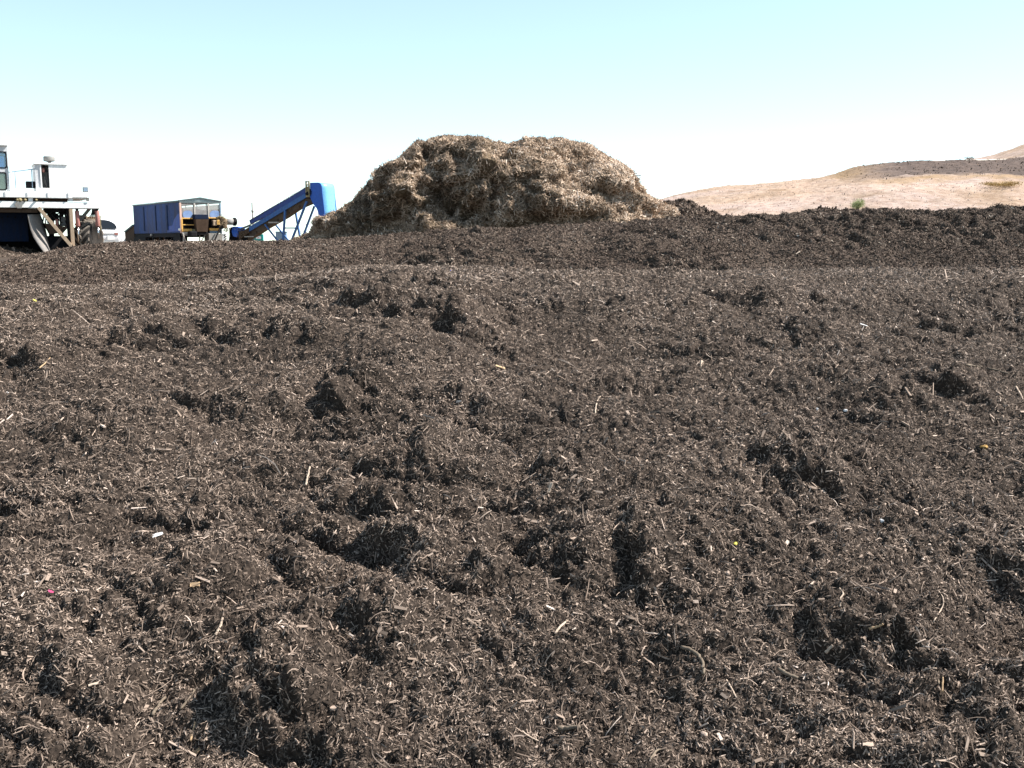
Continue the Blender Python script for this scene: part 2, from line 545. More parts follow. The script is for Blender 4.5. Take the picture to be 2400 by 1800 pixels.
def build_hills():
    us = np.linspace(1060, 2740, 420)
    G = hill_surface(us, crest1, -1.0, 105, 205, 150)
    x, y = G[..., 0], G[..., 1]
    nz = 0.35 * n2(x * 0.06, y * 0.06) + 0.25 * n2(x * 0.2, y * 0.2) + 0.12 * n2(x * 0.6, y * 0.6) + 0.08 * n2(x * 1.5, y * 1.5)
    # gully along the darker band of the bank
    UU = np.broadcast_to(us[None], x.shape)
    d = G - CAM
    dep = d @ FW
    VV = 900 - (d @ UPV) / dep * FPX
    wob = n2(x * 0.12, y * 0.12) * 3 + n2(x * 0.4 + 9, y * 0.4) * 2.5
    top = band_top(UU); bot = band_bot(UU)
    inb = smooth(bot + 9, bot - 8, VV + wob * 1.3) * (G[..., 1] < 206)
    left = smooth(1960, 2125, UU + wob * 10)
    band = inb * (0.28 + 0.72 * left) * smooth(1930, 2010, UU)
    och = smooth(14, 0, np.abs(VV - (bot + 7)) + wob * 1.5) * smooth(1960, 2150, UU) * 0.75
    och = np.maximum(och, inb * (1 - left) * smooth(1900, 1990, UU) * 0.8)
    och = np.maximum(och, np.exp(-((UU - 2355) / 38) ** 2 - ((VV - 432 + wob) / 11) ** 2) * 0.85)
    G[..., 2] += nz - 0.9 * inb * smooth(0, 10, VV - top) * 0.6
    o = np_mesh('hill', G.reshape(-1, 3), quads=grid_faces(*x.shape), mat=HILLM, flat=False, attrs={'dark_band': band.ravel(), 'ochre': och.ravel()})
    o['kind'] = 'structure'
    us2 = np.linspace(1980, 2790, 160)
    G2 = hill_surface(us2, crest2, 2.0, 215, 330, 60)
    G2[..., 2] += 0.3 * n2(G2[..., 0] * 0.05, G2[..., 1] * 0.05) + 0.2 * n2(G2[..., 0] * 0.3, G2[..., 1] * 0.3)
    z = np.zeros(G2[..., 0].size)
    o = np_mesh('hill', G2.reshape(-1, 3), quads=grid_faces(*G2.shape[:2]), mat=HILLM, flat=False, attrs={'dark_band': z, 'ochre': z})
    o['kind'] = 'structure'
    # pale dirt road along the top of the bank
    mt = soil_mat('pale road dust', (0.42, 0.38, 0.33), (0.5, 0.46, 0.4), (0.58, 0.54, 0.48), 2.0, 0.02)
    rows = []
    for u in np.linspace(2170, 2740, 90):
        q = P(u, float(crest1(u)), 205)
        rows.append([q + (0, -2.5, -0.5), q + (0, -0.8, 0.02), q + (0, 4.0, 0.35), q + (0, 4.4, -0.5)])
    R_ = np.array(rows)
    o = np_mesh('road', R_.reshape(-1, 3), quads=grid_faces(*R_.shape[:2]), mat=mt, flat=False)
    o['kind'] = 'structure'
    # grass blades standing on the slope, darker within the band
    N = grid_normals(G)
    n = 4500
    r = rng.uniform(5, 149, n); c = rng.uniform(60, 415, n)
    p, nn = sample_grid(G, N, r, c)
    s = np.array([band[int(a), int(b)] for a, b in zip(r, c)]); oc = np.array([och[int(a), int(b)] for a, b in zip(r, c)])
    h = rng.uniform(0.08, 0.2, n) * (1 + 0.9 * s * rng.random(n)) * np.where(rng.random(n) < 0.02, 1.7, 1)
    dd = unit(np.array([0, 0, 1.0]) + rng.normal(0, 0.45, (n, 3)))
    tone = np.clip(rng.normal(0.70, 0.07, n) - 0.50 * s - 0.2 * oc, 0, 1)
    v, t = sliver_arrays(p + dd * (h * 0.4)[:, None], dd, unit(rng.normal(size=(n, 3))), h, h * rng.uniform(0.35, 0.9, n), h * 0.3)
    gm = bits_mat('dry grass blades', [(0, (0.06, 0.045, 0.04)), (0.25, (0.14, 0.10, 0.075)), (0.45, (0.25, 0.18, 0.125)), (0.65, (0.32, 0.255, 0.225)), (1, (0.38, 0.32, 0.29))], 1.0, 0.02)
    o = np_mesh('dry_grass', v, tris=t, mat=gm, attrs={'tone': np.repeat(tone, 4)})
    o['kind'] = 'stuff'; o['label'] = 'pale dry grass with darker blades growing over the hillside'; o['category'] = 'grass'
build_hills()

# ================================================================== HEAPS
# ---- near windrow
zc_near = curve([-1500, 0, 330, 650, 780, 900, 1050, 1200, 1700, 2100, 2400, 4000], [1.30, 1.335, 1.345, 1.42, 1.47, 1.505, 1.50, 1.485, 1.475, 1.455, 1.435, 1.40], 90)
prof_near = curve([-1, 0.5, 2.2, 4.5, 6.4, 7.5, 8.4, 10, 11.2, 14], [-0.05, -0.05, 0.46, 0.99, 1.37, 1.475, 1.37, 0.72, 0.2, 0.2], 0.5)

# dark hollows seen in the photograph: (u, v, width in px, depth factor)
HOLLOWS = [(1055, 765, 95, 1.3), (1185, 748, 80, 0.7), (1175, 815, 75, 0.9), (265, 800, 100, 0.9), (640, 790, 85, 1.1), (720, 805, 70, 1.1),
           (760, 935, 110, 1.2), (390, 955, 80, 0.9), (195, 960, 80, 0.7), (1040, 775, 60, 0.7), (1825, 770, 75, 1.0), (1890, 800, 80, 0.8),
           (1560, 870, 75, 0.8), (1265, 1135, 80, 1.1), (1830, 1145, 120, 1.2), (455, 1160, 70, 0.9), (880, 1290, 110, 1.1), (1490, 1370, 150, 1.3),
           (560, 1620, 170, 1.5), (700, 1690, 110, 1.0), (845, 1520, 110, 1.1), (1960, 1580, 150, 1.4), (2120, 1600, 120, 1.2), (2360, 1400, 130, 1.1),
           (380, 1325, 110, 1.0), (110, 1690, 140, 1.1), (740, 1790, 130, 1.2), (1560, 1590, 130, 0.9), (60, 1610, 110, 0.9), (1145, 1720, 80, 1.0),
           (20, 870, 60, 0.9), (60, 910, 60, 0.8), (1010, 990, 90, 0.7), (1620, 1010, 80, 0.8), (2260, 960, 80, 1.0), (2200, 610, 10, 0.1),
           (1440, 720, 60, 0.7), (700, 720, 70, 0.7), (270, 735, 80, 0.6), (560, 1080, 60, 0.6), (500, 1210, 70, 0.8), (820, 1110, 80, 0.7), (1920, 900, 80, 0.7),
           (2040, 1000, 90, 0.8), (1400, 880, 70, 0.6), (900, 870, 70, 0.6), (1160, 990, 60, 0.6), (2300, 1240, 100, 0.8), (640, 1330, 90, 0.8), (250, 1460, 120, 0.8),
           (1750, 1330, 100, 0.7), (1120, 1370, 100, 0.7), (1300, 1580, 90, 0.6), (1800, 1700, 120, 0.9), (2250, 1740, 110, 0.8), (450, 1790, 100, 0.7)]

def near_base(x, y):
    u = 1200 + x / np.maximum(y, 0.8) * FPX
    k = zc_near(u) / 1.475
    k = 1 + (k - 1) * smooth(2.5, 7, y)
    z = prof_near(y) * k
    return z

def hit_near(u, v):
    d = ray(u, v)
    t = 1.0
    for _ in range(4000):
        p = CAM + d * t
        if p[2] < float(near_base(np.array(p[0]), np.array(p[1]))): break
        t += 0.004
    return CAM + d * t

_hw = []
for (u, v, w, k) in HOLLOWS:
    p = hit_near(u, v)
    dist = np.linalg.norm(p - CAM)
    _hw.append((p[0], p[1], w / FPX * dist * 0.5, k * (1.3 if k > 1.0 else 0.85)))

def near_height(x, y):
    """(broad swell, lump part, crumbly part)"""
    wx = x + 0.09 * n2(x * 2.3 + 5, y * 2.3); wy = y + 0.09 * n2(x * 2.3, y * 2.3 + 9)
    a = np.abs(n2(wx * 0.95 + 3, wy * 1.2 + 1)) ** 0.85
    b = np.abs(n2(wx * 2.2 + 11, wy * 3.5 + 4)) ** 0.8
    c = np.abs(n2(wx * 5.6 + 2, wy * 8.5 + 8)) ** 0.9
    e = np.abs(n2(wx * 16, wy * 18 + 3))
    f = n2(wx * 38, wy * 40)
    g = n2(wx * 85 + 7, wy * 90)
    amp = 0.3 + 1.15 * smooth(-0.2, 0.4, n2(x * 0.7 + 40, y * 1.1 + 20))
    fade = 1 - 0.55 * smooth(6.3, 7.3, y)
    big = 0.07 * n2(x * 0.4 + 2, y * 0.5 + 7) + 0.075 * n2(x * 0.8 + 12, y * 1.5 + 3) * smooth(7.4, 6.2, y)
    L = (0.075 * (a - 0.28) + 0.088 * (b - 0.28) * amp + 0.056 * (c - 0.25) * amp) * fade
    for i, (hx, hy, s, k) in enumerate(_hw):
        m = (np.abs(x - hx) < 5 * s) & (np.abs(y - hy) < 6 * s)
        if not m.any(): continue
        dx = x[m] - hx; dy = y[m] - hy
        q = 0.9 / s
        ox = i * 7.3
        wxx = (n2(dx * q + ox, dy * q) * 0.75 + n2(dx * q * 2.6 + ox, dy * q * 2.6 + 3) * 0.45) * s
        wyy = (n2(dx * q + ox, dy * q + 40) * 0.75 + n2(dx * q * 2.6 + ox, dy * q * 2.6 + 53) * 0.45) * s
        dx = dx + wxx; dy = dy + wyy
        # a clod on the sunny side with a ragged, steep edge over a shallow pit
        lump = np.exp(-(((dx - 1.0 * s) / (1.35 * s)) ** 2 + ((dy - 1.0 * s) / (1.9 * s)) ** 2) ** 1.9)
        pit = np.exp(-((dx / (0.9 * s)) ** 2 + ((dy + 0.1 * s) / (1.2 * s)) ** 2) ** 1.2)
        L[m] += k * s * (0.42 * lump - 0.28 * pit)
    fine = 0.040 * (e - 0.25) + 0.013 * f + 0.005 * g
    return big, L, fine

def build_near():
    ys = np.concatenate([np.linspace(0.35, 1.55, 24)[:-1], np.geomspace(1.55, 8.8, 520), np.linspace(8.8, 11.6, 24)[1:]])
    ss = np.linspace(-1, 1, 1240)
    Yg = np.repeat(ys[:, None], len(ss), 1)
    Xg = ss[None] * (2.3 + 0.66 * Yg)
    big, L, fine = near_height(Xg, Yg)
    near = smooth(0.5, 1.2, Yg)
    Z = (near_base(Xg, Yg) + (big + L + fine) * near) * smooth(1.0, 0.9, np.abs(ss))[None] - 0.06 * smooth(0.97, 1.0, np.abs(ss))[None]
    lean = np.clip(L, -0.05, 0.3)
    G = np.stack([Xg - 0.35 * lean, Yg - 0.42 * lean, Z], -1)
    N = grid_normals(G)
    m = soil_mat('dark compost', (0.011, 0.0085, 0.007), (0.040, 0.030, 0.024), (0.12, 0.093, 0.073), 70, 0.008)
    root = np_mesh('compost_windrow', G.reshape(-1, 3), quads=grid_faces(*Xg.shape), mat=m, flat=False)
    tag(root, 'dark brown compost windrow strewn with pale wood splinters filling the foreground', 'compost windrow')
    chipm = bits_mat('wood splinters', [(0, (0.012, 0.0095, 0.008)), (0.30, (0.053, 0.0405, 0.0325)), (0.55, (0.153, 0.116, 0.093)), (0.75, (0.28, 0.216, 0.174)), (0.9, (0.41, 0.32, 0.262)), (1, (0.52, 0.43, 0.37))])
    r0 = 23.0; r1 = 23 + 515
    V = []; T3 = []; Q4 = []; TN = []; off = 0
    # fine splinters
    n = 1150000
    r = rng.uniform(r0, r1, n); c = 619.5 + 619 * np.clip(rng.uniform(-1, 1, n) * 0.985, -1, 1)
    p, nn = sample_grid(G, N, r, c)
    yy = p[:, 1]
    sc = 0.66 + 0.065 * yy
    L_ = rng.lognormal(math.log(0.0125), 0.45, n) * sc
    W_ = rng.lognormal(math.log(0.0032), 0.35, n) * sc
    d = tangent_dirs(nn, 0.5)
    patch = n2(p[:, 0] * 1.7 + 31, p[:, 1] * 2.4) * 0.15 + n2(p[:, 0] * 7, p[:, 1] * 7 + 5) * 0.09
    patch = patch + 0.11 * smooth(4.5, 7.3, yy)
    tone = np.clip(np.where(rng.random(n) < 0.09 + 0.10 * smooth(4.5, 7, yy), rng.normal(0.73, 0.10, n), rng.normal(0.47, 0.16, n)) + patch, 0, 1)
    p = p + nn * rng.uniform(-0.001, 0.0075, n)[:, None] * sc[:, None]
    v, t = sliver_arrays(p, d, nn, L_, W_, W_ * 0.5)
    V.append(v); T3.append(t); TN.append(np.repeat(tone, 4)); off += len(v)
    # long curly fibres
    n = 33000
    r = rng.uniform(r0, r1, n); c = rng.uniform(15, 1224, n)
    p, nn = sample_grid(G, N, r, c)
    sc = 0.7 + 0.07 * p[:, 1]
    L_ = rng.lognormal(math.log(0.034), 0.58, n) * sc
    W_ = rng.lognormal(math.log(0.0032), 0.3, n) * sc
    d = tangent_dirs(nn, 0.35)
    v, q, kk = fibre_arrays(p + nn * (0.006 * sc)[:, None], d, nn, L_, W_, rng.uniform(0.0, 1.1, n))
    tone = np.clip(rng.normal(0.58, 0.17, n), 0, 1)
    V.append(v); Q4.append(q + off); TN.append(np.repeat(tone, kk)); off += len(v)
    # flat chips
    n = 8500
    r = rng.uniform(r0, r1, n); c = rng.uniform(15, 1224, n)
    p, nn = sample_grid(G, N, r, c)
    sc = 0.75 + 0.06 * p[:, 1]
    L_ = rng.lognormal(math.log(0.021), 0.5, n) * sc
    W_ = np.minimum(L_ * 0.7, rng.lognormal(math.log(0.0056), 0.42, n) * sc)
    d = tangent_dirs(nn, 0.32)
    v, q = chip_arrays(p + nn * (0.007 * sc)[:, None], d, unit(nn + rng.normal(0, 0.25, nn.shape)), L_, W_, W_ * rng.uniform(0.2, 0.5, n))
    tone = np.clip(rng.normal(0.60, 0.18, n), 0, 1)
    V.append(v); Q4.append(q + off); TN.append(np.repeat(tone, 8)); off += len(v)
    o = np_mesh('wood_splinters', np.concatenate(V), quads=np.concatenate(Q4), tris=np.concatenate(T3), mat=chipm, parent=root, attrs={'tone': np.concatenate(TN)})
    o['kind'] = 'stuff'
    return G
GN = build_near()

# ---- second windrow
zc_far_v = curve([-900, -300, -120, 0, 70, 150, 220, 280, 420, 560, 700, 850, 1000, 1200, 1350, 1500, 1620, 1750, 1900, 2000, 2200, 2400, 2700, 3400],
                 [770, 710, 662, 630, 607, 586, 571, 566, 563.5, 563, 560, 551, 544, 534, 526, 516, 508, 505, 501, 494, 489, 484, 480, 480], 30)
prof_far = curve([9.8, 10.8, 12.5, 14.2, 15.6, 16.3, 17.4, 19.5, 21, 24], [-0.05, 0.1, 0.55, 0.84, 0.975, 1.0, 0.95, 0.5, 0.1, -0.05], 0.6)

def build_far():
    ys = np.concatenate([np.linspace(9.8, 11.6, 40)[:-1], np.linspace(11.6, 17.2, 330), np.linspace(17.2, 22.5, 60)[1:]])
    ss = np.linspace(-14, 13.5, 1150)
    Yg = np.repeat(ys[:, None], len(ss), 1); Xg = np.repeat(ss[None], len(ys), 0)
    u = 1200 + Xg / 16.3 * FPX
    dep = _p + np.arctan((zc_far_v(u) - 900) / FPX)
    zc = 1.7 - 16.3 * np.tan(dep) - 0.04
    gz = ground_z(Xg, Yg)
    base = gz + (np.maximum(zc, 0.2) - 0.42) * prof_far(Yg) - (gz - 0.42) * prof_far(Yg)
    x, y = Xg, Yg
    wx = x + 0.2 * n2(x * 1.1 + 5, y * 1.1); wy = y + 0.2 * n2(x * 1.1, y * 1.1 + 9)
    a = np.abs(n2(wx * 0.7 + 3, wy * 0.9 + 61)) ** 0.8
    b = np.abs(n2(wx * 1.7 + 51, wy * 2.6 + 4)) ** 0.8
    c = np.abs(n2(wx * 3.8 + 2, wy * 5.6 + 38)) ** 0.9
    e = np.abs(n2(wx * 11, wy * 11 + 33))
    f = n2(wx * 28, wy * 28)
    right = smooth(-6, 3, x)
    amp = 0.5 + 0.9 * smooth(-0.2, 0.4, n2(x * 0.5 + 140, y * 0.5 + 20))
    k = 0.55 + 0.65 * right
    L = (0.10 * (a - 0.28) + 0.10 * (b - 0.28) * amp + 0.11 * (c - 0.25) * amp) * k
    top = smooth(13.5, 15.8, y)
    Z = base + L * (1 - 0.35 * top) + 0.05 * n2(x * 0.5, y * 0.5 + 3) * (1 - top) + 0.035 * (e - 0.25) + 0.010 * f
    lean = np.clip(L, -0.06, 0.3)
    G = np.stack([x - 0.35 * lean, y - 0.4 * lean, Z], -1)
    N = grid_normals(G)
    m = soil_mat('fine dark compost', (0.022, 0.017, 0.0135), (0.056, 0.043, 0.034), (0.12, 0.094, 0.074), 26, 0.02)
    root = np_mesh('compost_windrow', G.reshape(-1, 3), quads=grid_faces(*x.shape), mat=m, flat=False)
    tag(root, 'second dark compost windrow with lumpy crest lying behind the foreground one', 'compost windrow')
    chipm = bits_mat('compost crumbs', [(0, (0.02, 0.015, 0.012)), (0.35, (0.064, 0.047, 0.038)), (0.6, (0.135, 0.100, 0.080)), (0.8, (0.22, 0.172, 0.135)), (1, (0.45, 0.39, 0.33))])
    n = 420000
    r = rng.uniform(36, 372, n); c = rng.uniform(100, 1100, n)
    p, nn = sample_grid(G, N, r, c)
    L_ = rng.lognormal(math.log(0.034), 0.4, n); W_ = rng.lognormal(math.log(0.011), 0.35, n)
    tone = np.clip(np.where(rng.random(n) < 0.025, rng.normal(0.80, 0.12, n), rng.normal(0.445, 0.14, n)) + 0.12 * n2(p[:, 0] * 0.8, p[:, 1] * 0.8 + 77), 0, 1)
    d = tangent_dirs(nn, 0.4)
    v, t = sliver_arrays(p + nn * rng.uniform(0, 0.02, n)[:, None], d, nn, L_, W_, W_ * 0.5)
    o = np_mesh('compost_crumbs', v, tris=t, mat=chipm, parent=root, attrs={'tone': np.repeat(tone, 4)})
    o['kind'] = 'stuff'
    return m, chipm
COMP2, CRUMB2 = build_far()

# ---- small heaps behind it
def mound(name, label, cat, outline, Y, depth, seed, lump, bits, bitlen, mat, bmat, bitname):
    us = np.array([q[0] for q in outline]); vs = np.array([q[1] for q in outline])
    pts = np.array([P(a, b, Y) for a, b in outline])
    H = curve(list(pts[:, 0]), list(pts[:, 2]), (pts[-1, 0] - pts[0, 0]) * 0.02)
    C_, R_ = 220, 120
    X, T = np.meshgrid(np.linspace(pts[0, 0], pts[-1, 0], C_), np.linspace(-1, 1, R_), indexing='xy')
    z0 = float(ground_z(np.array(0.0), np.array(Y))) - 0.15
    hz = np.maximum(H(X) - z0, 0.02)
    Z = z0 + hz * (1 - np.abs(T) ** 1.8) ** 0.9
    Yg = Y + T * depth * (0.35 + 0.65 * hz / hz.max())
    L = lump * (np.abs(n2(X * 1.5 + seed, Yg * 1.5)) - 0.25 + 0.5 * np.abs(n2(X * 4 + seed, Yg * 4)) - 0.12 + 0.25 * n2(X * 10, Yg * 10 + seed)) * smooth(0, 0.3, hz)
    G = np.stack([X - 0.3 * L, Yg - 0.4 * L, Z + L], -1)
    N = grid_normals(G)
    root = np_mesh(name, G.reshape(-1, 3), quads=grid_faces(*X.shape), mat=mat, flat=False)
    tag(root, label, cat)
    n = bits
    p, nn = sample_grid(G, N, rng.uniform(0, 90, n), rng.uniform(0, C_ - 1, n))
    L_ = rng.lognormal(math.log(bitlen), 0.4, n); W_ = L_ * rng.uniform(0.15, 0.35, n)
    v, t = sliver_arrays(p + nn * (bitlen * 0.2), tangent_dirs(nn, 0.45), nn, L_, W_, W_ * 0.5)
    o = np_mesh(bitname, v, tris=t, mat=bmat, parent=root, attrs={'tone': np.repeat(np.clip(rng.normal(0.45, 0.17, n), 0, 1), 4)})
    o['kind'] = 'stuff'

mound('compost_heap', 'small dark compost heap at the right foot of the straw pile', 'compost heap',
      [(1490, 520), (1520, 497), (1545, 478), (1562, 474), (1580, 477), (1592, 473), (1606, 472), (1622, 478), (1640, 488), (1662, 500), (1690, 512), (1720, 522)], 57, 4.2, 3.3, 0.3, 14000, 0.16, COMP2, CRUMB2, 'compost_crumbs')
mound('compost_heap', 'low dark compost mound showing over the crest in front of the hill', 'compost heap',
      [(1840, 516), (1862, 502), (1890, 496), (1930, 492), (1980, 494), (2030, 499), (2062, 508), (2090, 520)], 24.5, 1.4, 8.1, 0.07, 8000, 0.08, COMP2, CRUMB2, 'compost_crumbs')

mound('compost_windrow', 'shaded dark compost windrow inside the tunnel of the straddling turner', 'compost windrow',
      [(-420, 612), (-380, 590), (-300, 575), (-150, 572), (-20, 576), (40, 584), (75, 594), (98, 606), (110, 612)], 40.6, 4.2, 5.5, 0.12, 6000, 0.09, COMP2, CRUMB2, 'compost_crumbs')

# ---- straw pile
PILE_Y = 50.0
PILE = [(690, 566), (740, 549), (760, 533), (781, 511), (812, 492), (836, 477), (842, 463), (858, 446), (874, 434), (893, 430), (903, 414), (920, 398), (939, 381), (951, 364), (974, 345), (988, 338), (1004, 342), (1021, 331),
        (1049, 326), (1086, 328), (1126, 336), (1141, 348), (1155, 341), (1175, 343), (1191, 350), (1212, 341), (1248, 338), (1285, 335), (1310, 332), (1326, 337), (1350, 341), (1383, 346), (1403, 360), (1431, 377),
        (1464, 394), (1484, 421), (1497, 446), (1513, 465), (1537, 480), (1574, 503), (1604, 522), (1640, 545)]

def build_straw():
    pts = np.array([P(a, b, PILE_Y) for a, b in PILE])
    H = curve(list(pts[:, 0]), list(pts[:, 2]), 0.12)
    C_, R_ = 620, 330
    X, T = np.meshgrid(np.linspace(pts[0, 0], pts[-1, 0], C_), np.linspace(-1, 1, R_), indexing='xy')
    z0 = 0.7
    hz = np.maximum(H(X) - z0, 0.03)
    env = curve(list(pts[:, 0]), list(pts[:, 2]), 2.0)
    he = np.maximum(env(X) - z0, 0.4)
    T = np.sign(T) * np.abs(T) ** 1.15
    # front face is steep; the far side is gentler
    Z = z0 + hz * (1 - np.abs(T) ** 2.3) ** 0.95
    Yg = PILE_Y + T * (1.2 + 0.95 * he)
    G = np.stack([X, Yg, Z], -1)
    N = grid_normals(G)
    p = G.reshape(-1, 3).copy()
    w = p + 0.75 * np.stack([n3(p * 0.45 + 3), n3(p * 0.45 + 17), n3(p * 0.45 + 31)], 1) + 0.25 * np.stack([n3(p * 1.3 + 3), n3(p * 1.3 + 17), n3(p * 1.3 + 31)], 1)
    a = np.abs(n3(w * np.array([0.42, 0.42, 0.5]) + 5.3)) ** 0.75
    b = np.abs(n3(w * np.array([0.95, 0.95, 1.1]) + 1.7)) ** 0.75
    c = np.abs(n3(w * 2.2 + 9.1)) ** 0.85
    e = np.abs(n3(w * 5.0 + 2.2))
    f = n3(p * 11)
    ht = (Z.ravel() - z0)
    k = smooth(0.25, 2.4, ht)
    xr0 = smooth(-4, 7, p[:, 0])
    fold = n3(np.stack([w[:, 0] * 0.5 - w[:, 2] * 0.25, w[:, 1] * 0.4, w[:, 2] * 0.55 + w[:, 0] * 0.1], 1) + 7.7)
    L = (1.7 * (a - 0.32) + 1.05 * (b - 0.30) + 0.55 * (c - 0.25) + 1.15 * fold + 0.35 * n3(w * 1.4 + 2)) * k * (1 - 0.4 * xr0)
    # slumped clods with recesses under them
    dd = p - CAM
    pu = 1200 + FPX * (dd @ RT) / (dd @ FW); pv = 900 - FPX * (dd @ UPV) / (dd @ FW)
    front = T.ravel() < 0.05
    for (zu, zv, sz, am) in ((800, 150, 0.8, 0.25), (700, 265, 0.9, 0.7), (870, 255, 0.95, 0.8), (1075, 285, 1.25, 0.9), (1235, 275, 0.9, 0.7), (545, 355, 0.9, 0.8), (500, 445, 0.8, 0.7), (925, 390, 0.9, 0.7),
                             (1165, 385, 1.0, 0.7), (1300, 440, 1.15, 0.8), (1430, 350, 1.0, 0.5), (720, 545, 0.8, 0.6), (1560, 450, 0.9, 0.5), (1090, 505, 0.9, 0.6), (430, 300, 0.8, 0.6), (1250, 165, 0.7, 0.25), (620, 480, 0.8, 0.6), (330, 380, 0.7, 0.5), (1650, 300, 0.7, 0.35)):
        u0, v0 = 740 + zu / 2.458, 300 + zv / 2.458
        i0 = int(np.argmin(np.where(front, (pu - u0) ** 2 + (pv - v0) ** 2, 1e9)))
        cpt = p[i0]
        r_ = np.linalg.norm((w - w[i0]) * np.array([0.85, 0.8, 1.15]), axis=1) / sz
        L += am * np.exp(-r_ ** 3) * k
        lo = w[i0] + np.array([-0.45 * sz, -0.45 * sz, -1.15 * sz])
        r_ = np.linalg.norm((w - lo) * np.array([0.7, 0.7, 1.3]), axis=1) / (0.85 * sz)
        L -= 0.75 * am * np.exp(-r_ ** 2) * k
    # keep the skyline where the photograph has it
    sky_ = smooth(0.42, 0.12, np.abs(T.ravel()))
    L = L * (1 - 0.86 * sky_) + 0.16 * (e - 0.25) + 0.05 * f
    nd = N.reshape(-1, 3) * np.array([1, 1, 0.7])
    q = p + nd * L[:, None]
    # tufts droop over the hollows below them
    q[:, 2] -= 0.30 * np.clip(L, 0, 1) * (1 - sky_)
    q[:, 1] -= 0.40 * np.clip(L, -0.2, 1.2) * (1 - sky_)
    G = q.reshape(R_, C_, 3)
    N = grid_normals(G)
    m = soil_mat('matted straw', (0.07, 0.05, 0.034), (0.15, 0.11, 0.072), (0.30, 0.22, 0.15), 9, 0.08)
    root = np_mesh('straw_pile', G.reshape(-1, 3), quads=grid_faces(R_, C_), mat=m, flat=False)
    tag(root, 'tall tan pile of shaggy straw and shredded bedding on the skyline', 'straw pile')
    bm_ = bits_mat('straw stalks', [(0, (0.035, 0.026, 0.018)), (0.3, (0.128, 0.094, 0.068)), (0.55, (0.335, 0.246, 0.177)), (0.8, (0.52, 0.40, 0.305)), (1, (0.64, 0.55, 0.47))], 0.8, 0.12)
    n = 150000
    r = rng.uniform(2, R_ * 0.62, n); c = rng.uniform(3, C_ - 4, n)
    p, nn = sample_grid(G, N, r, c)
    g = np.array([0, 0, -1.0]) - nn * (nn @ np.array([0, 0, -1.0]))[:, None]
    d = tangent_dirs(nn, 0.42, g, 0.42)
    L_ = np.minimum(rng.lognormal(math.log(0.21), 0.42, n), 0.45); W_ = rng.lognormal(math.log(0.026), 0.35, n)
    big = n3(p * 0.5 + 50)
    mid = n3(p * 1.8 + 20)
    xr = smooth(-6, 6, p[:, 0])  # stalk tone rises to the right: the sunlit side put into the colour
    tone = np.clip(rng.normal(0.54, 0.16, n) + 0.24 * big + 0.2 * mid + 0.22 * (xr - 0.45), 0, 1)
    tone = np.where(rng.random(n) < 0.02, 0.97, tone)
    v, t = sliver_arrays(p + nn * rng.uniform(0, 0.09, n)[:, None], d, nn, L_, W_, W_ * 0.6)
    o = np_mesh('straw_stalks', v, tris=t, mat=bm_, parent=root, attrs={'tone': np.repeat(tone, 4)})
    o['kind'] = 'stuff'
    return G
GS = build_straw()

# ================================================================== MACHINES
WHITE = paint('worn white paint', (0.80, 0.80, 0.78), (0.42, 0.38, 0.33), 0.18, 0.45)
WHITE2 = paint('grey white panel', (0.55, 0.55, 0.56), (0.35, 0.32, 0.29), 0.25, 0.5)
TAN = paint('dusty tan steel', (0.36, 0.27, 0.19), (0.20, 0.15, 0.11), 0.45, 0.8)
BROWN = paint('rusty brown steel', (0.085, 0.058, 0.042), (0.045, 0.03, 0.022), 0.5, 0.9, spec=0.06)
DARK = paint('greasy black steel', (0.011, 0.011, 0.013), (0.03, 0.025, 0.022), 0.3, 0.75, spec=0.08)
GREYST = paint('dusty grey steel', (0.20, 0.20, 0.195), (0.24, 0.20, 0.16), 0.4, 0.7)
PALEST = paint('pale dusty sheet steel', (0.40, 0.38, 0.35), (0.30, 0.24, 0.18), 0.4, 0.75)
BLUE = paint('weathered blue paint', (0.030, 0.072, 0.215), (0.052, 0.048, 0.058), 0.65, 0.8, 0.8, spec=0.1)
RIBBLUE = paint('dusty blue rib paint', (0.028, 0.046, 0.105), (0.03, 0.028, 0.038), 0.45, 0.8, 1.0, spec=0.1)
BLUE2 = paint('bright blue paint', (0.028, 0.10, 0.42), (0.05, 0.07, 0.14), 0.2, 0.4, 1.5)
BLUE3 = paint('faded blue skirt paint', (0.050, 0.080, 0.235), (0.06, 0.06, 0.11), 0.3, 0.8, 1.5)
BLUE4 = paint('light blue frame paint', (0.05, 0.13, 0.33), (0.07, 0.07, 0.09), 0.35, 0.6, 3)
NAVY = paint('dark navy drum housing', (0.009, 0.018, 0.045), (0.022, 0.018, 0.016), 0.45, 0.8, spec=0.06)
YEL = paint('dusty yellow orange paint', (0.62, 0.36, 0.10), (0.25, 0.17, 0.09), 0.3, 0.6, 3)
PINK = paint('faded primer pink paint', (0.60, 0.40, 0.33), (0.30, 0.20, 0.15), 0.25, 0.7, 3)
RED = paint('faded red hydraulic paint', (0.36, 0.15, 0.13), (0.30, 0.20, 0.17), 0.45, 0.7, 4)
CHROME, _nt, _b = newmat('polished rod'); _b.inputs['Metallic'].default_value = 1; _b.inputs['Roughness'].default_value = 0.25; _b.inputs['Base Color'].default_value = (0.6, 0.6, 0.6, 1)
RUBBER = paint('dark tyre rubber', (0.02, 0.019, 0.019), (0.06, 0.05, 0.042), 0.5, 0.95, 3, streak=False, spec=0.05)
LUG = paint('dusty tyre lugs', (0.13, 0.115, 0.10), (0.20, 0.165, 0.135), 0.6, 0.95, 3, streak=False, spec=0.05)
BLACK = paint('black rubber', (0.015, 0.015, 0.016), (0.04, 0.035, 0.03), 0.3, 0.7, streak=False)
BELT = paint('worn brown belt', (0.075, 0.055, 0.042), (0.13, 0.10, 0.07), 0.5, 0.9, 3, streak=False)
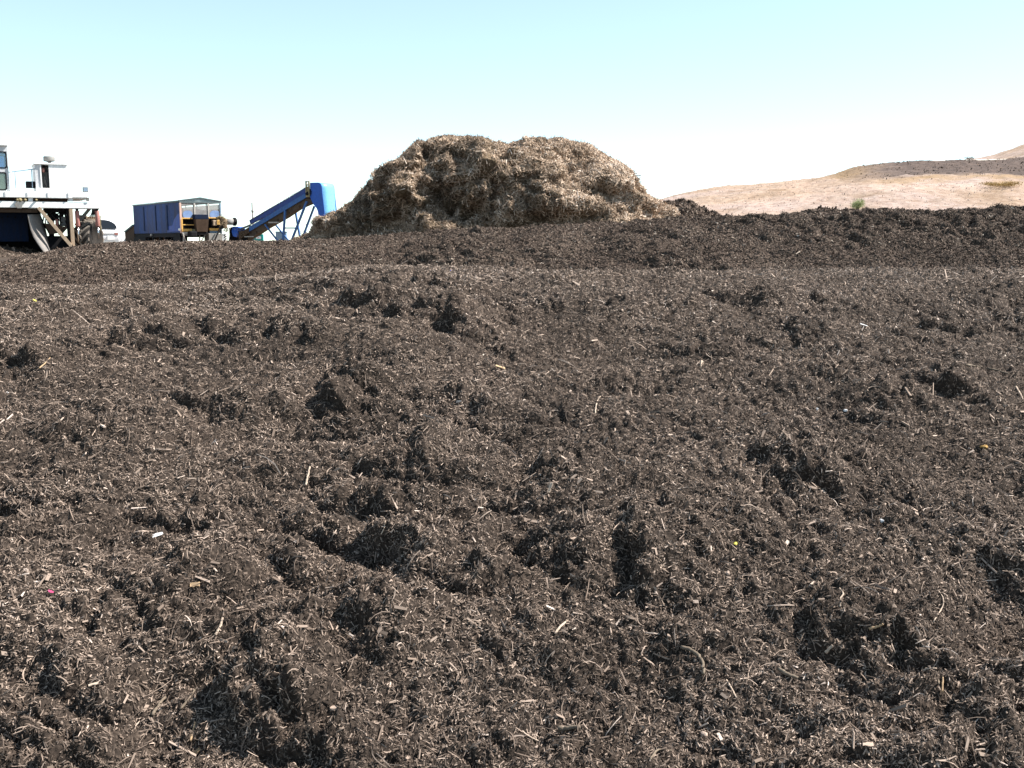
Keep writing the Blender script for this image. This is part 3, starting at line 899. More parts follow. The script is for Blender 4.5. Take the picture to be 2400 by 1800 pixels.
OLIVE = paint('olive tan bracket', (0.27, 0.22, 0.12), (0.12, 0.09, 0.06), 0.4, 0.7)
TEAL = paint('teal paint', (0.02, 0.30, 0.27), (0.05, 0.2, 0.18), 0.2, 0.5)
TEALDK = paint('dusty dark teal', (0.10, 0.13, 0.14), (0.10, 0.11, 0.105), 0.4, 0.8)
PALEBLUE = paint('pale blue grey plastic', (0.19, 0.27, 0.36), (0.22, 0.24, 0.26), 0.3, 0.6)
GLASSU = see_through('upper cab glass', (0.42, 0.62, 0.80), 0.12, (0.25, 0.36, 0.36), 0.15)
GLASSL = see_through('lower cab glass', (0.36, 0.47, 0.43), 0.12, (0.25, 0.33, 0.28), 0.35)
CARGLASS, _nt, _b = newmat('dark car glass'); _b.inputs['Base Color'].default_value = (0.01, 0.012, 0.016, 1); _b.inputs['Roughness'].default_value = 0.12; setspec(_b, 0.5)
MESHG = see_through('dusty wire mesh', (0.75, 0.75, 0.75), 0.03, (0.36, 0.34, 0.33), 0.6)
CANVAS = see_through('pale translucent roof sheet', (0.62, 0.70, 0.72), 0.03, (0.42, 0.50, 0.50), 0.75)
DISC = see_through('pale blue screen cloth', (0.50, 0.62, 0.82), 0.03, (0.30, 0.42, 0.66), 0.55)

def A(*a): return np.array(a, float)

# ---------------------------------------------------------------- windrow turner (straddle machine on the left)
TY = 40.0
TF = Frame((P(100, 600, TY)[0], TY, float(ground_z(P(100, 600, TY)[0], TY))), rad(28))

def build_turner():
    F = TF
    T = empty('windrow_turner', F.o, F.yaw, 'white straddling windrow turner with cab and big lugged tyre at the left edge', 'compost turner')
    q = F.px
    def slab(u0, u1, v0, v1, d0, d1, mat, name, bevel=0.0, parent=T, build=True):
        um = min(max((u0 + u1) / 2, 60), 180)
        a = q(u0, v1, d0); b = q(u1, v0, d0); z0_, z1_ = q(um, v1, d0)[2], q(um, v0, d0)[2]
        m = MB().box(a[0], b[0], d0, d1, z0_, z1_)
        return m.build(name, mat, parent, bevel=bevel) if build else m
    # upper deck with its skirt
    slab(-420, 205, 449, 463.5, 0.0, 2.9, WHITE, 'deck', 0.02)
    slab(-420, 233, 472, 487, 0.05, 0.36, WHITE, 'cross_beam', 0.015)
    slab(-420, 233, 473, 488, 2.5, 2.8, WHITE2, 'cross_beam', 0.015)
    for u in (-300, -160, 72, 166):
        a = q(u - 5, 471.5, 0.05); b = q(u + 5, 463.5, 0.05); MB().box(a[0], b[0], 0.06, 0.34, a[2], b[2]).build('spacer_block', WHITE, T)
    slab(-420, 158, 464.6, 472, 0.6, 2.3, BROWN, 'hydraulic_manifold')
    for u, r in ((40, 0.05), (46, 0.07), (58, 0.05), (84, 0.04)):
        c = q(u, 469, 0.0)
        MB().lathe([(r, 0), (r, 0.28), (r * 0.7, 0.34)], (c[0], -0.06, c[2]), (0.25, 0.9, 0.1), 12).build('valve', OLIVE, T, True)
    for u in (-40, 12, 64, 112, 160):
        c = q(u, 456, 0.0); MB().box(c[0] - 0.02, c[0] + 0.02, -0.02, -0.002, q(100, 463, 0)[2], q(100, 451, 0)[2]).build('deck_rib', WHITE2, T)
    # grey plate over the beam, shaped as the shadow cast there
    c0 = q(38, 480, 0); MB().prism([q(34, 479, -0.05), q(40, 472, -0.05), q(55, 471, -0.05), q(53, 478, -0.05), q(51, 488, -0.05), q(41, 488, -0.05)], (0, 0.08, 0)).build('bracket', GREYST, T)
    # end plate with work lamp
    m = slab(170, 208, 462.5, 465, 0.0, 1.6, GREYST, 'x', build=False); a = q(204, 471, 0); b = q(209, 463, 0); m.box(a[0], b[0], 0.003, 0.3, a[2], b[2] - 0.005)
    m.build('end_plate', GREYST, T)
    lp = MB().prism([q(185, 452, 0.3), q(198, 452, 0.3), q(191, 463, 0.3)], (0, 0.04, 0)).bar(q(195, 456, 0.33), q(199, 448, 0.33), 0.03, 0.03).build('lamp_bracket', PALEBLUE, T)
    c = q(200, 444.5, 0.33)
    lm = MB().box(c[0] - 0.10, c[0] + 0.10, 0.2, 0.42, c[2] - 0.10, c[2] + 0.10).build('work_lamp', GREYST, T, bevel=0.02)
    MB().box(c[0] - 0.075, c[0] + 0.075, 0.185, 0.197, c[2] - 0.075, c[2] + 0.075).build('lens', PALEBLUE, lm)
    # cab
    x0 = q(-92, 450, 0.25)[0]; x1 = q(24, 450, 0.25)[0]; zb = q(0, 449, 0.25)[2]; zt = q(0, 342, 0.25)[2]
    cab = MB()
    fr = 0.25; bk = 2.0
    ul, ur = q(-86, 400, fr)[0], None
    def cab_side(y0, y1, holes=True):
        # front / rear wall with two window openings, frame pieces butt end to end
        wu0, wu1 = q(-84, 400, fr)[0], q(18.5, 400, fr)[0]
        z1, z2, z3, z4 = q(0, 446.5, fr)[2], q(0, 403, fr)[2], q(0, 395, fr)[2], q(0, 354.5, fr)[2]
        cab.box(x0, x1, y0, y1, zb, z1)
        cab.box(x0, x1, y0, y1, z2, z3)
        cab.box(x0, x1, y0, y1, z4, zt)
        for (za, zc) in ((z1, z2), (z3, z4)):
            cab.box(x0, wu0, y0, y1, za, zc); cab.box(wu1, x1, y0, y1, za, zc)
        return wu0, wu1, z1, z2, z3, z4
    wu0, wu1, z1, z2, z3, z4 = cab_side(fr, fr + 0.07)
    cab_side(bk - 0.07, bk)
    for xa, xb in ((x0, x0 + 0.06), (x1 - 0.06, x1)):
        cab.box(xa, xb, fr + 0.07, bk - 0.07, zb, z1); cab.box(xa, xb, fr + 0.07, bk - 0.07, z4, zt)
        cab.box(xa, xb, fr + 0.07, fr + 0.16, z1, z4); cab.box(xa, xb, bk - 0.9, bk - 0.07, z1, z4)
    cab.box(x0, x1, fr + 0.07, bk - 0.07, zb - 0.001, zb + 0.04)
    cabo = cab.build('cab', WHITE2, T)
    MB().box(x0 - 0.08, x1 + 0.03, fr - 0.10, bk + 0.08, zt + 0.002, zt + 0.11).build('roof', WHITE, cabo, bevel=0.03)
    # rounded window seals and panes
    def rrect(xa, xb, za, zc, r, k=5):
        pts = []
        for cx, cz, a0 in ((xb - r, zc - r, 0), (xa + r, zc - r, 90), (xa + r, za + r, 180), (xb - r, za + r, 270)):
            for i in range(k + 1):
                a = rad(a0 + 90 * i / k); pts.append((cx + r * math.cos(a), cz + r * math.sin(a)))
        return pts
    mid = (q(-34, 400, fr)[0])
    for (za, zc, gm, xr) in ((z3, z4, GLASSU, q(18.2, 400, fr)[0]), (z1, z2, GLASSL, q(14.5, 400, fr)[0])):
        for xa, xb in ((wu0 + 0.02, mid - 0.03), (mid + 0.03, xr)):
            for yy in (fr - 0.012, bk + 0.004):
                o_ = rrect(xa, xb, za + 0.005, zc - 0.005, 0.10); i_ = rrect(xa + 0.045, xb - 0.045, za + 0.05, zc - 0.05, 0.07)
                n = len(o_)
                m = MB()
                vs = [(p[0], yy, p[1]) for p in o_] + [(p[0], yy, p[1]) for p in i_] + [(p[0], yy + 0.03, p[1]) for p in o_] + [(p[0], yy + 0.03, p[1]) for p in i_]
                fs = []
                for i in range(n):
                    j = (i + 1) % n
                    fs += [(i, j, n + j, n + i), (2 * n + i, 3 * n + i, 3 * n + j, 2 * n + j), (i, 2 * n + i, 2 * n + j, j), (n + i, n + j, 3 * n + j, 3 * n + i)]
                m.add(vs, fs)
                w = m.build('window_seal', DARK, cabo)
                MB().prism([(p[0], yy + 0.012, p[1]) for p in i_], (0, 0.008, 0)).build('pane', gm, w if False else cabo)
        # panel right of the narrower lower window
    MB().box(mid - 0.03, mid + 0.03, fr - 0.002, fr + 0.05, z1, z2).box(mid - 0.03, mid + 0.03, fr - 0.002, fr + 0.05, z3, z4).build('window_post', WHITE2, cabo)
    MB().box(q(14.8, 400, fr)[0], wu1 + 0.002, fr + 0.002, fr + 0.06, z1, z2).build('window_post', WHITE2, cabo)
    st = MB().box(x0 + 0.7, x0 + 1.15, 1.1, 1.5, zb + 0.04, zb + 0.5).box(x0 + 0.7, x0 + 1.15, 1.5, 1.6, zb + 0.35, zb + 0.95).build('seat', BLACK, cabo, bevel=0.03)
    # guard rail and ladder pole
    r = MB()
    r.path([q(17, 404.5, 0.4), q(35, 402, 0.4), q(74, 397, 0.4), q(84, 396, 0.4)], 0.018, 8)
    for u, v in ((35, 402), (74, 397)):
        a = q(u, v, 0.4); b = q(u + 2.5, 441, 0.4); r.path([a, b], 0.016, 8)
    r.build('guard_rail', PALEBLUE, T, True)
    MB().path([q(24, 384, 0.2), q(26, 410, 0.2), q(28, 449, 0.2)], 0.022, 8).path([q(17, 430, 0.3), q(18, 449, 0.3)], 0.018, 8).build('grab_pole', WHITE, T, True)
    # battery box
    slab(62, 84, 425, 440, 0.5, 1.0, DARK, 'battery_box', 0.015)
    # engine house with open doorway
    zt2 = q(120, 386, 0.3)[2]; zb2 = q(120, 441, 0.3)[2]; zs = q(120, 450, 0.3)[2]
    xs = [q(u, 400, 0.3)[0] for u in (82, 94, 97, 114.5, 118, 158)]
    e = MB()
    e.box(xs[0], xs[5], 0.3, 2.2, zs - 0.0, zb2)
    e.box(xs[1], xs[2], 0.3, 0.37, zb2, zt2); e.box(xs[3], xs[5], 0.3, 0.36, zb2, zt2)
    e.box(xs[5] - 0.05, xs[5], 0.36, 2.2, zb2, zt2)
    e.box(xs[0], xs[5] - 0.05, 2.15, 2.2, zb2, zt2)
    eh = e.build('engine_house', WHITE, T)
    MB().box(xs[0], xs[1], 0.33, 0.37, zb2 + 0.002, zt2 - 0.002).box(xs[0], xs[0] + 0.04, 0.37, 2.15, zb2 + 0.002, zt2 - 0.002).build('side_panel', WHITE2, eh)
    MB().box(xs[0] - 0.03, xs[5] + 0.02, 0.26, 2.24, zt2 + 0.002, zt2 + 0.06).build('roof', WHITE, eh, bevel=0.01)
    MB().box(xs[2] + 0.02, xs[3] - 0.02, 0.75, 1.7, zb2 + 0.003, zt2 - 0.28).path([(xs[2] + 0.1, 0.7, zb2 + 0.5), (xs[2] + 0.14, 0.62, zb2 + 0.2), (xs[2] + 0.2, 0.7, zb2 + 0.05)], 0.04, 8).build('engine_block', GREYST, eh, bevel=0.02)
    MB().lathe([(0.06, 0), (0.06, 0.12), (0.03, 0.15)], (xs[2] + 0.08, 0.5, zt2 - 0.28), (0, -0.3, 1), 12).build('fire_extinguisher', RED, eh, True)
    MB().path([(xs[4] + 0.17, 0.34, zt2), (xs[4] + 0.19, 0.335, zt2 - 0.22), (xs[4] + 0.20, 0.335, zt2 - 0.4)], 0.011, 6).build('latch_bar', GREYST, eh)
    c = q(116, 384, 1.0)
    MB().lathe([(0.06, 0), (0.06, 0.08), (0.10, 0.10), (0.20, 0.12), (0.215, 0.15), (0.215, 0.27), (0.19, 0.31), (0.0, 0.33)], (c[0], 1.0, zt2 + 0.06), (0, 0, 1), 24).build('air_cleaner', GREYST, T, True)
    MB().box(c[0] - 0.26, c[0] + 0.2, 0.75, 1.25, zt2 + 0.064, zt2 + 0.084).build('roof_plate', DARK, T)
    # drum tunnel: navy hood, brown beam, side plates
    slab(-330, 88, 489, 498, 0.25, 0.55, BROWN, 'tunnel_beam')
    slab(-330, 63, 499, 566, 1.3, 1.4, NAVY, 'tunnel_curtain')
    for u in (5, 18, 35, 53):
        cc = q(u, 508 + (u % 3), 1.29); MB().lathe([(0.03, 0), (0.03, 0.03), (0.018, 0.035)], (cc[0], 1.3, cc[2]), (0, -1, 0), 10).build('curtain_bolt', DARK, T)
    slab(-330, 95, 488.5, 610, 2.5, 2.6, DARK, 'tunnel_back')
    slab(-330, 66, 488, 492, 0.6, 2.45, DARK, 'tunnel_top')
    gz0 = 0.03
    # curved side plate: a bent sheet that sweeps back and out
    prof = [(66, 503, 0.15), (69, 520, 0.15), (73, 538, 0.13), (80, 556, 0.08), (90, 572, 0.0), (103, 590, -0.1), (112, 607, -0.15)]
    prof2 = [(95, 502, 1.25), (101, 517, 1.2), (107, 535, 1.1), (111, 552, 0.95), (115, 570, 0.8), (117.5, 590, 0.65), (119, 607, 0.6)]
    vs = []
    for (a, b) in zip(prof, prof2):
        pa = q(*a); pb = q(*b)
        for t in np.linspace(0, 1, 7):
            bow = 0.10 * math.sin(math.pi * t)
            vs.append(pa + (pb - pa) * t + A(bow, -bow, 0))
    n = len(prof); fs = []
    nv = len(vs)
    vs2 = vs + [v + A(-0.03, 0.03, 0) for v in vs]
    for i in range(n - 1):
        for j in range(6):
            k = i * 7 + j
            fs.append((k, k + 1, k + 8, k + 7)); fs.append((nv + k, nv + k + 7, nv + k + 8, nv + k + 1))
    for i in range(n - 1):
        for j in (0, 6):
            k = i * 7 + j; fs.append((k, k + 7, nv + k + 7, nv + k))
    for j in range(6):
        for i in (0, n - 1):
            k = i * 7 + j; fs.append((k, k + 1, nv + k + 1, nv + k))
    MB().add(vs2, fs).build('deflector_plate', paint('scoured steel plate', (0.20, 0.185, 0.175), (0.26, 0.21, 0.17), 0.35, 0.8), T, True)
    # leg frame
    def strut(name, pts, w, h, mat, parent=T):
        return MB().bar(q(*pts[0]), q(*pts[1]), w, h).build(name, mat, parent, bevel=0.008)
    strut('brace', ((90, 486.5, 0.1), (174, 585, 0.0)), 0.12, 0.13, TAN)
    m = MB().box(q(164.5, 530, 0.06)[0], q(173, 530, 0.06)[0], 0.06, 0.26, 0.05, q(165, 487.3, 0.06)[2])
    m.build('front_leg', PINK if False else TAN, T, bevel=0.01)
    MB().box(q(158, 530, 0.3)[0], q(164, 530, 0.3)[0], 0.3, 0.6, 0.05, q(165, 487.3, 0.3)[2]).build('front_leg', DARK, T)
    strut('rear_leg', ((120, 488, 2.4), (122, 600, 2.4)), 0.2, 0.2, DARK)
    strut('diagonal_strut', ((212, 487, 0.6), (178, 528, 0.9)), 0.15, 0.12, GREYST)
    strut('diagonal_strut', ((160, 527, 0.8), (139, 551, 0.8)), 0.16, 0.12, DARK)
    strut('diagonal_strut', ((160, 494, 0.9), (118, 520, 0.9)), 0.12, 0.1, DARK)
    # oil pan and hydraulic gear behind the brace
    MB().prism([q(104, 523, 0.5), q(157, 532, 0.5), q(143, 546, 0.5), q(118, 549, 0.5)], (0, 0.9, 0)).build('oil_pan', BROWN, T)
    slab(104, 160, 489, 497, 0.7, 1.5, DARK, 'pump_frame')
    for u, v0, v1, w in ((126, 489, 512, 0.14), (143, 489, 520, 0.17), (113, 495, 520, 0.10), (134, 500, 526, 0.10)):
        a = q(u, v0, 1.0); b = q(u + 2, v1, 1.0)
        MB().path([a, b], w / 2, 10).build('hydraulic_pump', DARK, T, True)
    h = MB()
    rr = np.random.default_rng(11)
    for k in range(16):
        u0 = rr.uniform(104, 158); u1 = u0 + rr.uniform(-30, 30); v0 = rr.uniform(488, 500); v1 = rr.uniform(510, 545)
        a = q(u0, v0, 0.85 + rr.uniform(-0.2, 0.4)); b = q(np.clip(u1, 100, 160), v1, 0.85 + rr.uniform(-0.2, 0.4)); md = (a + b) / 2 + A(rr.uniform(-0.2, 0.2), 0, -0.15)
        pts = [(1 - t) ** 2 * a + 2 * t * (1 - t) * md + t * t * b for t in np.linspace(0, 1, 8)]
        h.path(pts, rr.uniform(0.016, 0.032), 6)
    h.build('hydraulic_hoses', BLACK, T, True)
    MB().path([q(133, 514, 0.55), q(134, 529, 0.55)], 0.06, 10).build('filter', RED, T, True)
    slab(144, 160, 508, 530, 0.9, 1.3, GREYST, 'valve_block', 0.02)
    slab(112, 126, 512, 524, 0.95, 1.3, PALEBLUE, 'motor', 0.03)
    slab(110, 163, 553, 612, 0.9, 2.3, DARK, 'drive_case', 0.02)
    # hydraulic rams
    for (u, vt, va, vb, vg) in ((180, 485, 494, 531, 566), (227, 486, 494, 531, 560)):
        c = q(u, vt, 0.25)
        x = c[0]; zt_, za, zb_, zg = (q(u, v_, 0.25)[2] for v_ in (vt, va, vb, vg))
        ram = MB().lathe([(0.075, 0), (0.085, 0.02), (0.085, za - zb_ - 0.03), (0.07, za - zb_)], (x, 0.25, zb_), (0.0, 0, 1), 16).build('hydraulic_ram', RED, T, True)
        MB().lathe([(0.05, 0), (0.06, 0.06), (0.045, zt_ - za)], (x, 0.25, za), (0, 0, 1), 12).build('clevis', DARK, ram, True)
        MB().lathe([(0.04, 0), (0.04, zb_ - zg)], (x, 0.25, zg), (0, 0, 1), 12).build('piston_rod', CHROME, ram, True)
    slab(202, 224, 507, 524, 1.0, 1.7, TAN, 'fender_box', 0.02)
    slab(183, 204, 504, 524, 1.2, 1.7, DARK, 'hub_motor', 0.05)
    h = MB()
    for k in range(6):
        a = q(216 + k * 2.2, 488, 0.7); b = q(206 + k * 5, 512, 0.9); md = (a + b) / 2 + A(0.1 - 0.05 * k, -0.1, -0.05)
        h.path([(1 - t) ** 2 * a + 2 * t * (1 - t) * md + t * t * b for t in np.linspace(0, 1, 8)], 0.018, 6)
    h.build('hydraulic_hoses', BLACK, T, True)
    MB().path([q(235, 505, 0.5), q(236, 540, 0.5)], 0.02, 6).build('hose_guard', OLIVE, T)
    # wheel: big lugged tyre turned so its tread shows
    def wheel(cx, cy, yawd):
        R_ = 0.74; Wd = 0.33
        ax = A(math.cos(rad(yawd)), math.sin(rad(yawd)), 0)
        c = A(cx, cy, R_)
        prof_ = [(0.36, -Wd * 0.72), (0.42, -Wd * 0.9), (0.56, -Wd * 1.02), (0.66, -Wd * 0.95), (0.695, -Wd * 0.75), (0.705, 0), (0.695, Wd * 0.75), (0.66, Wd * 0.95), (0.56, Wd * 1.02), (0.42, Wd * 0.9), (0.36, Wd * 0.72)]
        hub = MB().lathe([(0.0, -0.14), (0.12, -0.16), (0.13, -0.10), (0.30, -0.06), (0.36, -0.2), (0.36, 0.2), (0.30, 0.12), (0.12, 0.14), (0, 0.14)], c, ax, 24).build('wheel', GREYST, T, True)
        m = MB().lathe(prof_, c, ax, 48)
        tyre = m.build('tyre', RUBBER, hub, True)
        a0 = np.cross(ax, (0, 0, 1.0)); a0 /= np.linalg.norm(a0); b0 = np.cross(ax, a0)
        lg = MB()
        nl = 15
        for side in (-1, 1):
            for k in range(nl):
                th0 = 2 * math.pi * (k + (0.5 if side > 0 else 0)) / nl
                rows = []
                for t in np.linspace(0, 1, 6):
                    th = th0 - 0.55 * t
                    h_ = side * Wd * (-0.06 + 1.02 * t)
                    r1 = 0.70 - (0.035 * t ** 3)
                    rr_ = a0 * math.cos(th) + b0 * math.sin(th); tt = -a0 * math.sin(th) + b0 * math.cos(th)
                    wv = 0.042 + 0.014 * t
                    for (dr, dw) in ((-0.02, -wv * 1.3), (0.06, -wv), (0.06, wv), (-0.02, wv * 1.3)):
                        rows.append(c + ax * h_ + rr_ * (r1 + dr) + tt * dw)
                fs = []
                for i in range(5):
                    for j in range(4):
                        fs.append((i * 4 + j, i * 4 + (j + 1) % 4, i * 4 + 4 + (j + 1) % 4, i * 4 + 4 + j))
                fs += [(0, 1, 2, 3), (23, 22, 21, 20)]
                lg.add(rows, fs)
        lg.build('tread_lugs', LUG, hub)
    wc = q(209, 570, 0.9)
    wheel(wc[0], 0.9, -30)
    wc = q(-380, 570, 1.2)
    wheel(wc[0], 1.2, -10)
    MB().box(q(-345, 530, 0.06)[0], q(-333, 530, 0.06)[0], 0.06, 0.3, 0.05, q(165, 487.3, 0.06)[2]).build('front_leg', TAN, T, bevel=0.01)
build_turner()

# ---------------------------------------------------------------- white car behind the turner
def build_car():
    Y = 56.0
    x = P(243, 560, Y)[0]
    F = Frame((x, Y, float(ground_z(x, Y))), rad(24))
    C_ = empty('parked_car', F.o, F.yaw, 'white parked car with dark domed rear window behind the tractor tyre', 'car')
    CW = paint('white car paint', (0.75, 0.75, 0.77), (0.5, 0.46, 0.42), 0.12, 0.3)
    zr = F.px(243, 511, 0)[2]; zw0 = F.px(243, 538.5, 0)[2]; zw1 = F.px(243, 517, 0)[2]
    hw = F.px(281, 550, 0)[0]
    # cross sections along the car: (y, half width low, belt z, roof half width, roof z)
    secs = [(0.0, hw * 0.93, zw0 * 0.90, hw * 0.80, zw0 * 0.99), (0.05, hw, zw0, hw * 0.86, zw0 + 0.04), (0.45, hw, zw0, hw * 0.72, zr - 0.06), (0.9, hw, zw0, hw * 0.70, zr), (2.6, hw, zw0, hw * 0.70, zr), (3.3, hw, zw0 - 0.05, hw * 0.74, zw0 + 0.05), (4.4, hw * 0.93, zw0 - 0.25, hw * 0.75, zw0 - 0.2)]
    rings = []
    for (y, w, zb, wr, zt) in secs:
        rings.append([(-w * 0.96, y, 0.3), (-w, y, 0.6), (-w, y, zb - 0.06), (-w * 0.97, y, zb), (-wr, y, zt - 0.10), (-wr * 0.85, y, zt - 0.02), (0, y, zt), (wr * 0.85, y, zt - 0.02), (wr, y, zt - 0.10), (w * 0.97, y, zb), (w, y, zb - 0.06), (w, y, 0.6), (w * 0.96, y, 0.3)])
    n = 13
    vs = [p for r in rings for p in r]; fs = []
    for i in range(len(rings) - 1):
        for k in range(n):
            fs.append((i * n + k, i * n + (k + 1) % n, i * n + n + (k + 1) % n, i * n + n + k))
    fs.append(tuple(range(n))); fs.append(tuple((len(rings) - 1) * n + k for k in range(n)))
    MB().add(vs, fs).build('body', CW, C_, True)
    # rear window lies on the slope between (y .05, belt) and (y .45, roof)
    pts = []
    for i in range(17):
        a = math.pi * i / 16
        t = math.sin(a) ** 0.75
        z = zw0 + 0.05 + (zr - zw0 - 0.14) * t
        y = 0.02 + 0.40 * (z - zw0 - 0.04) / (zr - zw0 - 0.1)
        pts.append((hw * (0.86 - 0.06 * t) * math.cos(a), y - 0.03, z))
    MB().prism(pts, (0, 0.02, 0)).build('rear_window', CARGLASS, C_)
    MB().box(-hw * 0.75, hw * 0.75, -0.025, 0.01, zw0 - 0.24, zw0 - 0.20).build('trim_strip', GREYST, C_)
    for s in (-1, 1):
        MB().box(s * hw * 0.82 - 0.12, s * hw * 0.82 + 0.07, -0.03, 0.02, zw0 - 0.29, zw0 - 0.16).build('tail_light', RED, C_, bevel=0.01)
        for y in (0.9, 3.5):
            w = MB().lathe([(0.0, -0.1), (0.2, -0.11), (0.31, -0.1), (0.34, -0.06), (0.34, 0.06), (0.31, 0.1), (0.2, 0.11), (0, 0.1)], (s * hw * 0.9, y, 0.33), (1, 0, 0), 24).build('wheel', BLACK, C_, True)
    MB().box(-0.16 + 0.36, 0.2 + 0.36, -0.03, -0.005, zw0 - 0.56, zw0 - 0.33).build('licence_plate', WHITE, C_)
    MB().box(-hw * 0.97, hw * 0.97, -0.10, 0.1, 0.32, 0.55).build('bumper', GREYST, C_, bevel=0.04)
build_car()

def build_barrel():
    Y = 58.0
    p = P(286, 560, Y); gz = float(ground_z(p[0], Y))
    B_ = MB(); zt = P(286, 544, Y)[2] - gz
    r = 0.17
    prof = [(0, 0), (r * 1.1, 0.0), (r * 1.15, 0.04)]
    for k in range(1, 8):
        h = zt * k / 8
        prof += [(r * 1.12 - 0.02 * k / 8, h - 0.02), (r * 1.16 - 0.02 * k / 8, h), (r * 1.12 - 0.02 * k / 8, h + 0.02)]
    prof += [(r, zt - 0.04), (r * 0.85, zt), (0, zt + 0.01)]
    B_.lathe(prof, (0, 0, 0), (0, 0, 1), 22)
    o = B_.build('barrel', WHITE, None, True)
    o.location = (p[0], Y, gz)
    tag(o, 'slim white ribbed barrel between the parked car and the dark feed chute', 'barrel')
build_barrel()

# ---------------------------------------------------------------- blue trommel screen
TR = None
def build_trommel():
    Y = 55.0
    p = P(424, 560, Y); gz = float(ground_z(p[0], Y))
    F = Frame((p[0], Y, gz), math.atan2(0.591, 0.806))
    T = empty('trommel_screen', F.o, F.yaw, 'weathered blue trommel screen trailer with open yellow framed discharge end', 'trommel screen')
    q = F.px; s = F.pxa
    W = q(518, 500, 0)[0]
    Lb = s(313.5, 515, 0)[1]
    zt = s(424, 473.5, 0)[2]; zb = s(424, 546, 0)[2]
    # long blue side walls with ribs
    for x, nm in ((0.0, 1), (W - 0.06, 0)):
        pan = MB().box(x, x + 0.06, 0.05, Lb, zb, zt if nm else zt - 0.34).build('side_panel', BLUE, T)
        for u in (338, 365.5, 392.5):
            y = s(u, 510, 0)[1]
            xx = x - 0.05 if nm else x + 0.06
            MB().box(xx, xx + 0.05, y - 0.09, y + 0.09, zb + 0.15, zt - 0.1).build('rib', RIBBLUE, pan)
        MB().box(x - 0.035, x + 0.095, 0.04, Lb + 0.02, zt + 0.002, zt + 0.07).build('top_rail', TEALDK, pan)
        if not nm:
            for yy in (2.2, 4.4, 6.6): MB().box(x + 0.01, x + 0.05, yy, yy + 0.06, zt - 0.338, zt).build('gap_post', GREYST, pan)
    # brighter blue patch at the lower corner
    y1 = s(392, 540, 0)[1]
    vs = [(-0.008, 0.07, zb + 0.08), (-0.008, y1, zb + 0.08), (-0.008, y1 * 0.98, zb + 0.36), (-0.008, y1 * 0.55, zb + 0.42), (-0.008, y1 * 0.42, zb + 0.75), (-0.008, y1 * 0.15, zb + 1.0), (-0.008, 0.07, zb + 1.05)]
    MB().prism(vs, (0.006, 0, 0)).build('blue_patch', paint('brighter blue patch', (0.022, 0.065, 0.30), (0.02, 0.035, 0.09), 0.4, 0.6, 1.8), T)
    MB().box(0.061, W - 0.061, Lb - 0.06, Lb - 0.003, zb, zb + (zt - zb) * 0.5).build('end_panel', BLUE, T)
    # pitched roof of pale sheet
    zpk = q(470, 464, 0)[2]
    roof = MB()
    for x0, x1, z0, z1 in ((-0.06, W / 2, zt + 0.075, zpk), (W / 2, W + 0.06, zpk, zt + 0.075)):
        vs = [(x0, 0.0, z0), (x1, 0.0, z1), (x1, 0.0, z1 + 0.02), (x0, 0.0, z0 + 0.02)]
        roof.prism(vs, (0, Lb, 0))
    rf = roof.build('roof', CANVAS, T)
    MB().prism([(0.0, 0.02, zt + 0.07), (W, 0.02, zt + 0.07), (W / 2, 0.02, zpk - 0.02)], (0, 0.03, 0)).build('gable', CANVAS, rf)
    MB().bar((-0.05, -0.01, zt + 0.085), (W / 2, -0.01, zpk + 0.012), 0.05, 0.05).bar((W / 2, -0.01, zpk + 0.012), (W + 0.05, -0.01, zt + 0.085), 0.05, 0.05).build('verge_rail', TEALDK, rf)
    MB().box(0.0, W, -0.03, 0.03, zt - 0.03, zt + 0.065).build('eave_beam', TEALDK, T)
    # posts of the discharge end
    zl = q(424, 565, 0)[2]
    MB().box(0.0, 0.085, -0.06, 0.045, zb, zt - 0.035).build('corner_post', PINK, T)
    MB().box(W - 0.07, W, -0.05, 0.045, q(470, 560, 0)[2], zt - 0.035).build('corner_post', PALEBLUE, T)
    for u in (456, 488.5):
        x = q(u, 490, 0)[0]
        MB().box(x - 0.04, x + 0.04, -0.03, 0.03, q(470, 512, 0)[2], zt - 0.035).build('mesh_post', PALEST, T)
    # mesh screen with a clear strip under the eave, windows of pale cloth
    zs0 = q(430, 486.5, 0)[2]; zs1 = q(515, 479.5, 0)[2]
    zc0 = q(430, 482.5, 0)[2]; zc1 = q(515, 475.7, 0)[2]
    zm = q(470, 511.5, 0)[2]
    MB().prism([(0.09, 0.0, zm), (W - 0.07, 0.0, zm), (W - 0.07, 0.0, zs1), (0.09, 0.0, zs0)], (0, 0.012, 0)).build('mesh_screen', MESHG, T)
    MB().prism([(0.09, 0.0, zc0), (W - 0.07, 0.0, zc1), (W - 0.07, 0.0, zt - 0.03), (0.09, 0.0, zt - 0.03)], (0, 0.012, 0)).build('mesh_screen', MESHG, T)
    for u in (436, 462, 490):
        x = q(u, 484, 0)[0]; MB().box(x - 0.02, x + 0.02, 0.016, 0.05, zs0 - 0.1, zt - 0.1).build('strip_hanger', GREYST, T)
    for u, ru in ((440, 11.5), (504.5, 12.5)):
        c = q(u, 503, -0.02); rx = q(u + ru, 503, -0.02)[0] - c[0]; zt_ = q(u, 493.5, -0.02)[2]; zb_ = q(u, 510.5, -0.02)[2]
        pts = []
        for i in range(28):
            a = 2 * math.pi * i / 28
            z = c[2] + (zt_ - c[2]) * math.sin(a) * 1.0
            pts.append((c[0] + rx * math.copysign(abs(math.cos(a)) ** 0.7, math.cos(a)), -0.022, max(z, zb_)))
        MB().prism(pts, (0, 0.012, 0)).build('view_port', DISC, T)
